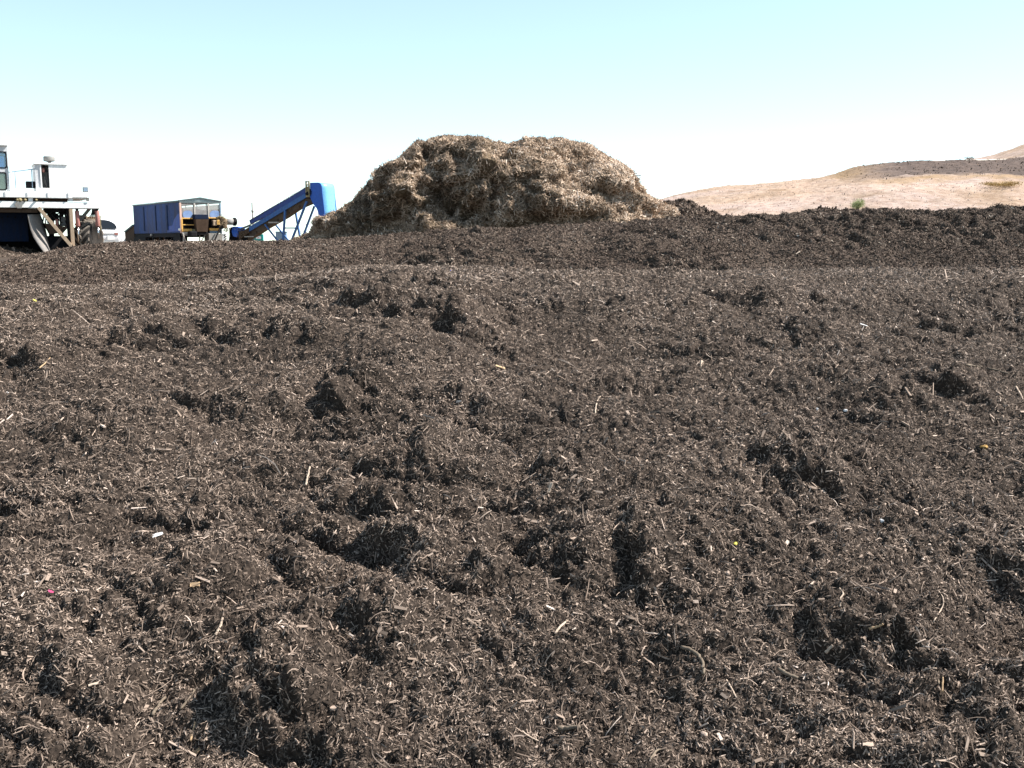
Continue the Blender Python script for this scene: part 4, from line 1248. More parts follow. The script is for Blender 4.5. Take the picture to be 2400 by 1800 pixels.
    # yellow frame
    def hb(u0, u1, v0, v1, d0, d1, mat, name, bev=0.006):
        a = q(u0, v1, d0); b = q(u1, v0, d0)
        return MB().box(a[0], b[0], d0, d1, a[2], b[2]).build(name, mat, T, bevel=bev)
    hb(427, 457, 510.5, 513, -0.05, 0.03, YEL, 'frame_rail'); hb(489.5, 515, 509.5, 512, -0.05, 0.03, YEL, 'frame_rail')
    hb(428, 455, 526, 528, -0.06, 0.02, YEL, 'frame_rail'); hb(427.5, 450, 536.3, 542.5, -0.10, 0.05, YEL, 'frame_rail')
    hb(450.3, 461, 537, 542, -0.08, 0.03, OLIVE, 'frame_rail'); hb(491.5, 514, 534.8, 540.5, -0.12, 0.03, YEL, 'frame_rail')
    hb(425.8, 428.2, 513.2, 543, -0.075, 0.0, YEL, 'frame_upright'); hb(456.5, 458.5, 512, 530, -0.05, 0.03, PALEST, 'frame_upright')
    # dark drum inside
    MB().lathe([(0.0, 0.4), (0.55, 0.4), (0.60, 0.45), (0.60, Lb - 0.8), (0, Lb - 0.8)], (W / 2, 0, zb + 0.72), (0, 1, 0), 32).build('drum', DARK, T, True)
    MB().box(0.09, W - 0.08, 0.5, 0.56, zb + 0.02, zm - 0.02).build('bulkhead', DARK, T)
    # discharge chute in the middle
    hb(457, 488.5, 503, 513.5, -0.42, 0.0, NAVY, 'chute_hood', 0.02)
    ch = MB()
    t0 = q(459, 513.8, -0.42); t1 = q(489.5, 513.8, -0.42); b0 = q(462, 543, -0.30); b1 = q(487, 543, -0.30)
    ch.add([t0, t1, (t1[0], 0.0, t1[2]), (t0[0], 0.0, t0[2]), b0, b1, (b1[0], 0.0, b1[2]), (b0[0], 0.0, b0[2])],
           [(0, 1, 2, 3), (7, 6, 5, 4), (0, 4, 5, 1), (1, 5, 6, 2), (2, 6, 7, 3), (3, 7, 4, 0)])
    ch.build('discharge_chute', BROWN, T)
    hb(446, 463, 541.5, 556, -0.5, 0.2, DARK, 'tail_drum', 0.08)
    hb(463.3, 488, 544, 550, -0.25, 0.1, DARK, 'cross_member')
    hb(428, 446, 544, 548.3, -0.10, 0.05, PALEST, 'step_rail'); hb(428, 443, 549.5, 551.6, -0.08, 0.05, PALEST, 'step_rail')
    hb(482, 491, 547.5, 550, -0.2, 0.0, PALEST, 'step_rail'); hb(492, 514, 541, 546, -0.05, 0.05, PALEBLUE, 'step_rail')
    # gearbox and motor tangled with straw
    hb(500, 509, 516, 529, -0.30, -0.05, TAN, 'gearbox', 0.03); hb(509.2, 515.5, 515.5, 527, -0.36, -0.06, YEL, 'gearbox', 0.02)
    hb(496, 500, 519, 531, -0.2, -0.02, DARK, 'shaft_guard', 0.04)
    a = q(516, 510, -0.3); 
    MB().path([q(507, 512, -0.15), q(514, 509, -0.18), q(520, 510, -0.2), q(527, 513, -0.2)], 0.07, 8).build('intake_pipe', OLIVE, T, True)
    hb(516.5, 523, 511, 537, -0.30, 0.0, DARK, 'motor', 0.04)
    hb(523.2, 533, 513, 535, -0.25, 0.05, TAN, 'motor', 0.05)
    # head roller with dark flange sticking out to the right
    c = q(527, 519.5, 0.0); e = q(553, 519.5, 0.0)
    ln = e[0] - c[0]; r = (q(527, 512.2, 0)[2] - q(527, 527.5, 0)[2]) / 2
    MB().lathe([(0, 0), (r, 0.0), (r, ln - 0.16), (0, ln - 0.16)], (c[0], 0.0, c[2]), (1, 0, 0), 28).build('head_roller', GREYST, T, True)
    MB().lathe([(0, ln - 0.155), (r * 1.26, ln - 0.155), (r * 1.3, ln - 0.02), (r * 0.9, ln + 0.03), (0, ln + 0.03)], (c[0], 0.0, c[2]), (1, 0, 0), 8).build('roller_flange', DARK, T)
    # grey cabinet and strut
    cb = hb(490.5, 521, 547.2, 572, -0.25, 0.5, GREYST, 'control_cabinet', 0.015)
    a = q(522, 546, -0.2); b = q(531.5, 566, -0.2)
    w = hb(521.5, 531, 548, 572, -0.2, 0.45, WHITE, 'cabinet_lit_side', 0.02)  # sunlit side of the grey cabinet, its light put into white paint
    m = MB()
    for k in range(6):
        x = q(527 + (k % 2) * 3.2, 557, -0.21)[0]; z = q(470, 551 + k * 2.7, -0.21)[2]; m.box(x - 0.05, x + 0.03, -0.215, -0.203, z - 0.025, z + 0.02)
    m.build('cabinet_vent', DARK, T)
    MB().bar(q(515.5, 536, -0.4), q(500, 570, -0.55), 0.07, 0.07).build('support_strut', DARK, T)
    MB().bar(q(430.5, 548, -0.1), q(430, 570, -0.1), 0.05, 0.05).bar(q(430.5, 552, -0.13), q(437, 572, -0.13), 0.05, 0.05).build('jack_leg', PALEST, T)
    MB().bar(q(468, 552, -0.1), q(468.5, 572, -0.1), 0.05, 0.05).bar(q(485, 541, -0.1), q(472, 566, -0.15), 0.05, 0.05).build('jack_leg', GREYST, T)
    # chassis, axle boxes and wheels
    zc = s(424, 549.5, 0)[2]; zc2 = s(424, 556, 0)[2]
    for x in (0.05, W - 0.22):
        MB().box(x, x + 0.16, 0.3, Lb + 0.4, zc2, zb - 0.004).build('chassis_beam', DARK, T)
    ya = s(405, 560, 0)[1]
    MB().box(0.02, 0.4, 0.12, ya, 0.05, zc2 - 0.003).build('toolbox', DARK, T)
    yb = s(341, 560, 0)[1]
    MB().box(0.0, 0.5, yb, Lb + 0.2, 0.25, zc2 - 0.003).build('feed_box', DARK, T)
    for u in (356, 372.5, 384):
        y = s(u, 558, 0)[1]
        MB().bar((0.12, y, zc2), (0.12, y - 0.25, 0.05), 0.12, 0.16).build('stand_leg', DARK, T)
    MB().bar((0.12, s(344, 553, 0)[1], zc2 - 0.05), (0.12, s(352, 567, 0)[1], 0.1), 0.1, 0.12).build('brace', DARK, T)
    MB().bar((0.12, s(400, 556, 0)[1], zc2 - 0.05), (0.12, s(390, 567, 0)[1], 0.1), 0.1, 0.12).build('brace', DARK, T)
    for u in (334, 325):
        y = s(u, 560, 0)[1]
        for x in (0.05, W - 0.35):
            w = MB().lathe([(0.0, 0), (0.25, 0.0), (0.42, 0.02), (0.46, 0.07), (0.46, 0.23), (0.42, 0.28), (0.25, 0.30), (0, 0.30)], (x + 0.35 if x < 1 else x - 0.3, y, 0.46), (1, 0, 0), 28).build('wheel', BLACK, T, True)
    cc = s(357, 551, 0); MB().lathe([(0.0, -0.06), (0.06, -0.05), (0.07, 0.05)], (-0.05, cc[1], cc[2]), (-1, 0, 0), 12).build('marker_lamp', PALEST, T, True)
    cc = s(422, 538, 0); MB().lathe([(0.0, 0.08), (0.05, 0.07), (0.08, 0.02), (0.08, 0)], (-0.01, cc[1], cc[2]), (-1, -0.2, 0), 14).build('marker_lamp', WHITE, T, True)
    # sloping feed chute at the far end
    y0 = Lb + 0.02
    pr = [s(315, 529, 0), s(289, 549.5, 0), s(292.5, 572, 0), s(315, 572, 0)]
    pr = [A(0, max(c_[1], y0), max(c_[2], 0.1)) for c_ in pr]
    ho = MB().prism(pr, (W, 0, 0)).build('feed_chute', BROWN, T)
    MB().bar(pr[0] + A(-0.03, 0, 0.03), pr[1] + A(-0.03, 0, 0.03), 0.1, 0.1).build('chute_edge', TEALDK, ho)
    # straw caught on the gear
    n = 420
    cen = np.array([q(517, 520, -0.32), q(527, 524, -0.3), q(521, 513, -0.3), q(531, 540, -0.25)])[rng.integers(0, 4, n)]
    p_ = cen + rng.normal(0, 0.085, (n, 3)) * A(1, 0.5, 1.6)
    d_ = unit(rng.normal(size=(n, 3)) * A(0.7, 0.7, 1) + A(0, 0, -1))
    v, t = sliver_arrays(p_, d_, unit(rng.normal(size=(n, 3))), rng.uniform(0.06, 0.17, n), rng.uniform(0.01, 0.02, n), rng.uniform(0.01, 0.02, n))
    sm = bits_mat('caught straw', [(0, (0.03, 0.022, 0.015)), (0.5, (0.16, 0.12, 0.075)), (1, (0.42, 0.33, 0.22))])
    o = np_mesh('caught_straw', v, tris=t, mat=sm, parent=T, attrs={'tone': np.repeat(np.clip(rng.normal(0.5, 0.25, n), 0, 1), 4)})
    o['kind'] = 'stuff'
build_trommel()

# ---------------------------------------------------------------- discharge conveyor
def build_conveyor():
    Y = 56.6
    p = P(575, 560, Y); gz = float(ground_z(p[0], Y))
    F = Frame((p[0], Y, gz), rad(-25))
    T = empty('conveyor', F.o, F.yaw, 'long blue inclined stacking conveyor with curved hood dropping onto the straw pile', 'conveyor')
    q = F.px
    BW = 1.02
    def xyz(u, v, off=0): return q(u, v, off)
    def sheet(pts, off, th, mat, name, parent=T):
        return MB().prism([xyz(u, v, off) for u, v in pts], (0, th, 0)).build(name, mat, parent)
    # side skirts (near edge slightly ragged with straw)
    skirt = [(587, 526), (584, 516.5), (600, 507), (622, 494), (640, 483.5), (652, 477), (665, 469.5), (680, 461.5), (698, 450), (717, 438.5), (717, 456), (700, 466), (680, 477), (650, 494), (620, 511)]
    sk = sheet(skirt, 0.0, 0.03, BLUE3, 'side_skirt')
    pts = [xyz(u, v, 0) for u, v in skirt]
    MB().prism([p_ + A(0, BW, 0) for p_ in pts], (0, 0.03, 0)).build('side_skirt', BLUE3, T)
    # frame beams
    for off in (-0.05, BW + 0.0):
        P0 = xyz(566, 549.5, 0); P1 = xyz(718, 458.5, 0)
        m = MB().bar(P0 + A(0, off, 0), P1 + A(0, off, 0), 0.08, 0.23).build('frame_beam', BLUE4, T)
        tail = MB().bar(xyz(566, 536.5, 0) + A(0, off, 0), xyz(588, 528, 0) + A(0, off, 0), 0.06, 0.10).build('tail_rail', TEALDK, T)
    # belt: carrying run inside, return run below
    a0 = xyz(560, 551, 0); a1 = xyz(722, 453, 0); b0 = xyz(577, 562, 0); b1 = xyz(735, 471, 0)
    ce = A(0, BW / 2 + 0.02, 0)
    MB().bar(a0 + ce, a1 + ce, BW - 0.12, 0.05).build('belt', BELT, T)
    # return side: a deep dark trough under the beam
    tr = [(566, 555), (620, 521.5), (668, 494), (718, 464), (735, 469), (731, 475), (700, 488), (668, 509.5), (625, 534), (596, 553), (576, 563.5)]
    sheet(tr, 0.06, 0.42, BELT, 'return_trough')
    for u, v in ((600, 544), (625, 529), (650, 515), (676, 499), (701, 484)):
        c = xyz(u, v, 0); MB().lathe([(0.0, 0), (0.06, 0.0), (0.06, 0.5), (0, 0.5)], (c[0], 0.03, c[2]), (0, 1, 0), 12).build('return_roller', BROWN, T, True)
    # straw fringe on the skirt edge
    # legs: near pair and far pair
    def leg(u0, v0, u1, v1, off, r=0.065, mat=BLUE4, name='leg'):
        return MB().bar(xyz(u0, v0, off), xyz(u1, v1, off), r * 1.5, r * 1.5).build(name, mat, T)
    leg(668.5, 493, 663, 572, -0.08); leg(719, 472, 680.5, 572, -0.08)
    leg(693, 498, 705.5, 572, BW + 0.1, 0.06); leg(737, 483, 706, 566, BW + 0.1, 0.06)
    leg(621, 526, 655, 570, -0.08, 0.05); leg(644.5, 525, 678, 566, BW + 0.1, 0.05)
    leg(666.5, 534.5, 697, 534.5, -0.02, 0.045, name='cross_bar')
    a = xyz(631, 523, -0.12); b = xyz(652, 520, -0.12)
    MB().box(a[0], b[0], -0.2, 0.0, a[2], b[2]).build('step_plate', PALEST, T)
    # small carriage wheel by the far legs
    c = xyz(702, 566, BW + 0.1); MB().lathe([(0.0, 0), (0.2, 0.0), (0.24, 0.05), (0.24, 0.17), (0.2, 0.22), (0, 0.22)], (c[0], BW, 0.24), (0, 1, 0), 22).build('wheel', BLACK, T, True)
    # upright drive bracket
    m = MB()
    P_ = lambda u, v: xyz(u, v, -0.10)
    ax = P_(715.2, 424)[0]; bx = P_(723.8, 424)[0]; z = lambda v: P_(719, v)[2]
    w = 0.055
    m.box(ax, ax + w, -0.10, -0.02, z(462), z(424.2)); m.box(bx - w, bx, -0.10, -0.02, z(462), z(424.2))
    m.box(ax + w, bx - w, -0.10, -0.02, z(426), z(424.2)); m.box(ax + w, bx - w, -0.10, -0.02, z(435), z(432)); m.box(ax + w, bx - w, -0.10, -0.02, z(462), z(458))
    dr = m.box(ax + w, bx - w, -0.06, -0.03, z(449), z(437)).build('drive_bracket', OLIVE, T)
    c = P_(720, 454); MB().lathe([(0, 0), (0.09, 0.0), (0.09, 0.10), (0.04, 0.14), (0, 0.14)], (c[0], -0.03, c[2]), (0, -1, 0), 18).build('bearing', DARK, dr, True)
    MB().lathe([(0, 0), (0.19, 0.0), (0.19, BW), (0, BW)], (c[0] + 0.05, 0.0, c[2] + 0.08), (0, 1, 0), 20).build('head_pulley', DARK, T, True)
    # curved discharge hood: side cheeks and bent outer sheet
    hood = [(726.5, 428.5), (736, 428), (745, 427.8), (748.5, 428.6), (751.5, 431), (753.5, 435), (754.3, 440), (755, 450), (756.3, 460), (758, 474), (759.5, 487), (761, 500), (762.2, 512),
            (751, 510.5), (746, 506), (745.2, 497), (742.5, 489.5), (739, 484), (735.5, 480), (731, 472), (727, 462)]
    side = [xyz(u, v, 0) for u, v in hood]
    hd = MB().prism(side, (0, 0.03, 0)).build('hood', BLUE2, T)
    MB().prism([p_ + A(0, BW + 0.12, 0) for p_ in side], (0, 0.03, 0)).build('hood_cheek', BLUE2, hd)
    outer = side[:13]
    vs = []; fs = []
    LB = BLUE_LIT
    n = len(outer)
    for k, p_ in enumerate(outer):
        t0 = outer[min(k + 1, n - 1)] - outer[max(k - 1, 0)]; t0 /= np.linalg.norm(t0)
        nn = A(-t0[2], 0, t0[0]) * 0.018
        if nn[2] < 0 and k < 4: nn = -nn
        narrow = 0.0 if k < 8 else 0.10 * (k - 7) / 5 * 1.0
        for yy in (0.031, (BW + 0.12) * (1 - narrow)):
            vs.append(p_ + A(0, yy, 0)); vs.append(p_ - A(0.02, -yy, 0.012))
    for k in range(n - 1):
        b = k * 4; c_ = b + 4
        fs += [(b, c_, c_ + 2, b + 2), (b + 1, b + 3, c_ + 3, c_ + 1), (b, b + 1, c_ + 1, c_), (b + 2, c_ + 2, c_ + 3, b + 3)]
    fs += [(0, 2, 3, 1), ((n - 1) * 4, (n - 1) * 4 + 1, (n - 1) * 4 + 3, (n - 1) * 4 + 2)]
    MB().add(vs, fs).build('hood_sheet', LB, hd, True)
    # hanging rubber chute under the hood
    fl = [(746, 506.5), (741, 507), (738.5, 514), (736.5, 521), (737, 531), (739, 541), (752, 541), (758, 526), (761, 513)]
    MB().prism([xyz(u, v, 0.25) for u, v in fl], (0, BW - 0.5, 0)).build('discharge_chute', BLACK, T)
    fl = [(737.5, 519), (751, 519), (749, 541), (738, 541)]
    MB().prism([xyz(u, v, 0.2) for u, v in fl], (0, 0.03, 0)).build('chute_flap', BLUE, T)
    fl = [(752, 518.5), (759, 517), (756, 536), (750, 541)]
    MB().prism([xyz(u, v, 0.2) for u, v in fl], (0, 0.03, 0)).build('chute_flap', BLUE3, T)
    # tail hopper with hanging scraps
    hp = [(545, 532), (557, 531.5), (561, 536), (557, 541), (559, 549), (553, 556), (546, 553), (543, 541)]
    MB().prism([xyz(u, v, -0.1) for u, v in hp], (0, 0.5, 0)).build('tail_hopper', BLUE2, T)
    hp = [(537, 534), (548, 531), (560, 537), (564, 548), (560, 560), (566, 570), (535, 570), (538, 551)]
    MB().prism([xyz(u, v, 0.45) for u, v in hp], (0, BW * 0.5, 0)).build('tail_box', DARK, T)
    hp = [(559, 533), (566, 536.5), (562, 543), (557, 541)]
    MB().prism([xyz(u, v, -0.14) for u, v in hp], (0, 0.3, 0)).build('tail_guard', BLUE, T)
    hp = [(560, 544), (572, 540), (583, 533), (583, 545), (570, 556), (560, 562)]
    MB().prism([xyz(u, v, -0.12) for u, v in hp], (0, 0.5, 0)).build('tail_guard', BROWN, T)
    hp = [(563, 553), (590, 546), (583, 556), (568, 562)]
    a = xyz(570, 559, -0.1); 
    MB().lathe([(0, 0), (0.17, 0), (0.17, 0.5), (0, 0.5)], (a[0], 0.0, a[2]), (0, 1, 0), 18).build('tail_pulley', DARK, T, True)
    MB().bar(xyz(574, 555, -0.15), xyz(594, 554.5, -0.15), 0.1, 0.05).build('tow_bar', PALEST, T)
    MB().prism([xyz(571, 557, 0.1), xyz(590, 556.5, 0.1), xyz(576, 566, 0.1), xyz(560, 570, 0.1)], (0, 0.35, 0)).build('tail_pan', BELT, T)
    # caught straw along the edges
    n = 900
    k = rng.random(n)
    e0 = xyz(586, 517, 0.0); e1 = xyz(716, 439.5, 0.0); g0 = xyz(585, 528, -0.06); g1 = xyz(716, 459, -0.06)
    lo = rng.random(n) < 0.35
    p_ = np.where(lo[:, None], g0 + (g1 - g0) * k[:, None] ** 2.2, e0 + (e1 - e0) * k[:, None]) + rng.normal(0, 0.02, (n, 3))
    h0 = xyz(566, 548, -0.15)
    p_[:160] = h0 + rng.normal(0, 0.14, (160, 3)) * A(1.6, 0.4, 0.9)
    d_ = unit(rng.normal(size=(n, 3)) + A(0.5, 0, 0.1))
    v, t = sliver_arrays(p_, d_, unit(rng.normal(size=(n, 3))), rng.uniform(0.03, 0.09, n), rng.uniform(0.008, 0.016, n), rng.uniform(0.01, 0.02, n))
    sm = bits_mat('conveyor straw', [(0, (0.05, 0.035, 0.025)), (0.5, (0.17, 0.125, 0.08)), (1, (0.42, 0.33, 0.21))])
    o = np_mesh('caught_straw', v, tris=t, mat=sm, parent=T, attrs={'tone': np.repeat(np.clip(rng.normal(0.4, 0.25, n), 0, 1), 4)})
    o['kind'] = 'stuff'
BLUE_LIT = paint('lit light blue sheet', (0.16, 0.42, 0.68), (0.10, 0.30, 0.55), 0.25, 0.4, 1.6, spec=0.4)  # hood blue made lighter: sunlight on the outer face put into the colour
build_conveyor()

# ---------------------------------------------------------------- small things beyond the yard
def at_base(u, Y):
    p = P(u, 560, Y); return A(p[0], Y, float(ground_z(p[0], Y)))

def build_small():
    # teal sign
    Y = 70.0; o = at_base(606, Y); F = Frame(o, rad(-12))
    S_ = empty('sign', F.o, F.yaw, 'teal sign board with white panel under the blue conveyor', 'sign')
    a = F.px(596.5, 564, 0); b = F.px(616.5, 549, 0)
    bd = MB().box(a[0], b[0], 0.0, 0.10, a[2] - 0.1, b[2]).build('board', TEAL, S_, bevel=0.015)
    fr = MB(); w = 0.045
    fr.box(a[0], b[0], -0.03, -0.003, b[2] - w, b[2] - 0.003); fr.box(a[0], a[0] + w, -0.03, -0.003, a[2], b[2] - w); fr.box(b[0] - w, b[0], -0.03, -0.003, a[2], b[2] - w)
    fr.build('frame', TEAL, bd)
    c = F.px(600.5, 560, 0); d = F.px(612, 554, 0)
    pn = MB().box(c[0], d[0], -0.012, -0.003, c[2], d[2]).build('panel', WHITE, bd)
    MB().box(c[0] + 0.12, d[0] - 0.14, -0.018, -0.0125, c[2] + 0.05, d[2] - 0.05).build('pink_mark', PINK, bd)
    for x in (a[0] + 0.08, b[0] - 0.08):
        MB().box(x - 0.03, x + 0.03, 0.02, 0.08, -0.1, a[2] - 0.102).build('post', TEALDK, S_)
    # grey-green crate beside the sign
    Y = 74.0; o = at_base(591, Y); F = Frame(o, rad(-10))
    a = F.px(586.5, 566, 0); b = F.px(595.8, 554.5, 0)
    m = MB().box(a[0], b[0], 0.0, 0.5, 0.0, b[2])
    for k in range(4):
        x = a[0] + (b[0] - a[0]) * (k + 0.5) / 4; m.box(x - 0.015, x + 0.015, -0.02, -0.001, 0.05, b[2] - 0.03)
    m.box(a[0] - 0.02, b[0] + 0.02, -0.03, 0.53, b[2] + 0.002, b[2] + 0.05)
    c = m.build('bin', TEALDK); c.location = F.o; c.rotation_euler = (0, 0, F.yaw)
    tag(c, 'small dark green bin with lid left of the teal sign', 'bin')
    # pale blue bin behind the conveyor legs
    Y = 80.0; o = at_base(659, Y); F = Frame(o, rad(8))
    B_ = empty('storage_bin', F.o, F.yaw, 'pale blue grey storage bin standing behind the conveyor legs', 'storage bin')
    a = F.px(646.5, 566, 0); b = F.px(671, 545, 0)
    MB().box(a[0], b[0], 0.0, 0.9, 0.0, b[2]).build('body', PALEBLUE, B_, bevel=0.03)
    MB().box(a[0] - 0.03, b[0] + 0.04, -0.04, 0.94, b[2] + 0.003, b[2] + 0.09).build('lid', PALEBLUE, B_, bevel=0.02)
    for k in range(3):
        x = a[0] + (b[0] - a[0]) * (0.2 + 0.3 * k); MB().box(x - 0.04, x + 0.04, -0.03, -0.002, 0.1, b[2] - 0.08).build('rib', PALEBLUE, B_)
    # pipe railings
    for (u0, u1, v0, vm, Y, lab) in ((704, 731, 525, 541, 72.0, 'thin pale pipe railing behind the conveyor legs'), (735.5, 744, 523.5, 540, 66.0, 'short white pipe railing in front of the hanging rubber chute')):
        if Y == 66.0: Y = 53.2
        o = at_base((u0 + u1) / 2, Y); F = Frame(o, 0.0)
        R_ = empty('railing', F.o, 0, lab, 'railing')
        r = 0.022 if u1 - u0 > 15 else 0.016
        x0 = F.px(u0, 540)[0]; x1 = F.px(u1, 540)[0]; z0 = F.px(u0, v0)[2]; z1 = F.px(u0, vm)[2]
        MB().path([(x0, 0, z0), (x1, 0, z0)], r, 8).build('top_rail', WHITE2, R_, True)
        MB().path([(x0, 0, z1), (x1, 0, z1)], r, 8).build('middle_rail', WHITE2, R_, True)
        for x in ([x0, (x0 + x1) / 2, x1] if u1 - u0 > 15 else [x0, x1]):
            MB().path([(x, 0, 0), (x, 0, z0)], r, 8).build('post', WHITE2, R_, True)
    # far utility pole
    Y = 140.0; o = at_base(594.3, Y); zt = P(594.3, 475, Y)[2] - o[2]
    PL = empty('utility_pole', o, 0, 'slender grey utility pole rising behind the blue conveyor', 'utility pole')
    MB().path([(0, 0, 0), (0.03, 0, zt * 0.5), (-0.02, 0, zt)], [0.16, 0.13, 0.10], 10).build('mast', GREYST, PL, True)
    MB().lathe([(0.16, 0), (0.16, 0.3), (0.1, 0.35)], (0, 0, zt * 0.8), (0, 0, 1), 10).build('collar', GREYST, PL, True)
build_small()

# ---------------------------------------------------------------- shrubs
def shrub(name, base, h, w, n, leaf, stops, label, cat, seed, tall=1.0, group=None):
    g = np.random.default_rng(seed)
    root = empty(name, base, 0, label, cat, group)
    st = MB()
    tips = []
    for k in range(7):
        a = g.uniform(0, 2 * math.pi); rr_ = g.uniform(0.1, 0.5) * w
        tip = A(rr_ * math.cos(a), rr_ * math.sin(a), h * g.uniform(0.55, 0.95))
        st.path([A(0, 0, -0.1), tip * A(0.35, 0.35, 0.5), tip], [0.02 * h, 0.014 * h, 0.006 * h], 5)
        tips.append(tip)
    st.build('stem', BROWN, root)
    tips = np.array(tips)
    k = g.integers(0, len(tips), n)
    p = tips[k] * g.uniform(0.45, 1.05, n)[:, None] + g.normal(0, 0.13, (n, 3)) * A(w, w, h * 0.8)
    p[:, 2] = np.abs(p[:, 2])
    d = unit(g.normal(size=(n, 3)) + A(0, 0, 0.8 * tall))
    v, t = sliver_arrays(p, d, unit(g.normal(size=(n, 3))), g.uniform(0.6, 1.4, n) * leaf, g.uniform(0.25, 0.5, n) * leaf, np.full(n, leaf * 0.15))
    np_mesh('foliage', v, tris=t, mat=bits_mat(name + ' leaves', stops), parent=root, attrs={'tone': np.repeat(np.clip(g.normal(0.5, 0.25, n), 0, 1), 4)})

def on_hill(u, v):
    Yb = 105 + (205 - 105) * min(max((487 - v) / 105, 0), 1)
    return P(u, v, Yb)
_green = [(0, (0.14, 0.17, 0.07)), (0.5, (0.30, 0.34, 0.16)), (1, (0.45, 0.48, 0.28))]
_olive = [(0, (0.15, 0.13, 0.11)), (0.5, (0.27, 0.23, 0.19)), (1, (0.40, 0.35, 0.30))]
_och = [(0, (0.14, 0.085, 0.03)), (0.5, (0.33, 0.22, 0.085)), (1, (0.50, 0.37, 0.18))]
dc = bpy.context.evaluated_depsgraph_get()
def drop(u, v, lo=95, hi=230):
    """where the pixel ray meets the hill or ground"""
    d = Vector(ray(u, v)); d.normalize()
    ok, loc, nor, idx, ob, mt = SC.ray_cast(dc, Vector(tuple(CAM)) + d * 60, d)
    return A(*loc) if ok else P(u, v, lo)
dc.update()
for (u, v, h, w, n, lf, stp, lab, sd_) in (
        (2010, 497, 1.7, 1.5, 1300, 0.13, _green, 'pale green bush at the foot of the hill above the dark crest', 1),
        (2272, 377, 0.8, 2.6, 260, 0.16, _olive, 'low twiggy bush on the skyline beside the upper hill', 3),
        (2352, 440, 0.8, 5.0, 1400, 0.15, _och, 'wide ochre bush low on the right side of the hill', 4)):
    b = drop(u, v)
    shrub('shrub', b, h, w, n, lf, stp, lab, 'shrub', sd_)

# ---------------------------------------------------------------- pieces lying on the windrow
STICKC = paint('weathered grey stick', (0.17, 0.135, 0.10), (0.06, 0.045, 0.035), 0.5, 0.9, 30, streak=False, spec=0.2)
PALEC = paint('pale fresh wood', (0.42, 0.33, 0.26), (0.24, 0.18, 0.13), 0.4, 0.8, 30, streak=False, spec=0.2)
TANC = paint('tan wood', (0.36, 0.25, 0.15), (0.2, 0.13, 0.08), 0.4, 0.85, 30, streak=False, spec=0.2)
WHITEC = paint('white plastic scrap', (0.58, 0.57, 0.57), (0.4, 0.36, 0.32), 0.3, 0.5, 20, streak=False)
STONEC = paint('pinkish stone', (0.40, 0.30, 0.24), (0.22, 0.17, 0.13), 0.4, 0.85, 25, streak=False, spec=0.2)
ORANGEC = paint('orange yellow scrap', (0.36, 0.21, 0.06), (0.16, 0.11, 0.06), 0.4, 0.8, 20, streak=False)
YELC = paint('yellow scrap', (0.62, 0.55, 0.10), (0.4, 0.33, 0.1), 0.3, 0.7, 20, streak=False)
PINKC = paint('pink plastic scrap', (0.62, 0.10, 0.22), (0.4, 0.1, 0.15), 0.2, 0.5, 20, streak=False)
BLUEC = paint('blue plastic scrap', (0.03, 0.05, 0.45), (0.03, 0.05, 0.2), 0.2, 0.5, 20, streak=False)

_rows, _cols = GN.shape[:2]
from mathutils.bvhtree import BVHTree
_sub = GN[::2, ::2]
_bv = BVHTree.FromPolygons([tuple(q) for q in _sub.reshape(-1, 3)], [tuple(int(i) for i in f) for f in grid_faces(*_sub.shape[:2])])
def surf(u, v, lift=0.008):
    d = Vector(ray(u, v)).normalized()
    loc, nor, i, t = _bv.ray_cast(Vector(tuple(CAM)), d)
    if nor.z < 0: nor = -nor
    return A(*loc) + A(*nor) * lift, A(*nor), t

def stick(pix, wpx, mat, name, label, cat='stick', n=7, lift=None, flatness=1.0, taper=0.75, seed=0, droop=True):
    g = np.random.default_rng(seed + 100)
    P3 = []; dist = 1
    for (u, v) in pix:
        p, nn, t = surf(u, v, 0.0); P3.append(p + nn * (lift if lift is not None else wpx / FPX * t * 0.55 + 0.004)); dist = t
    P3 = np.array(P3)
    # densify the polyline
    k = max(8, 4 * len(P3)); s_ = np.linspace(0, len(P3) - 1, k)
    pts = np.stack([np.interp(s_, np.arange(len(P3)), P3[:, i]) for i in range(3)], 1)
    if len(P3) > 2:
        for _ in range(2): pts[1:-1] = (pts[:-2] + 2 * pts[1:-1] + pts[2:]) / 4
    r0 = wpx / FPX * dist / 2
    pts[1:-1] += g.normal(0, r0 * 0.15, pts[1:-1].shape)
    rad_ = r0 * (1 - (1 - taper) * np.linspace(0, 1, k)) * (1 + g.normal(0, 0.07, k))
    c = pts.mean(0)
    o = MB().path(list(pts - c), list(rad_), n, flatness).build(name, mat, None, n > 5)
    o.location = c
    tag(o, label, cat)

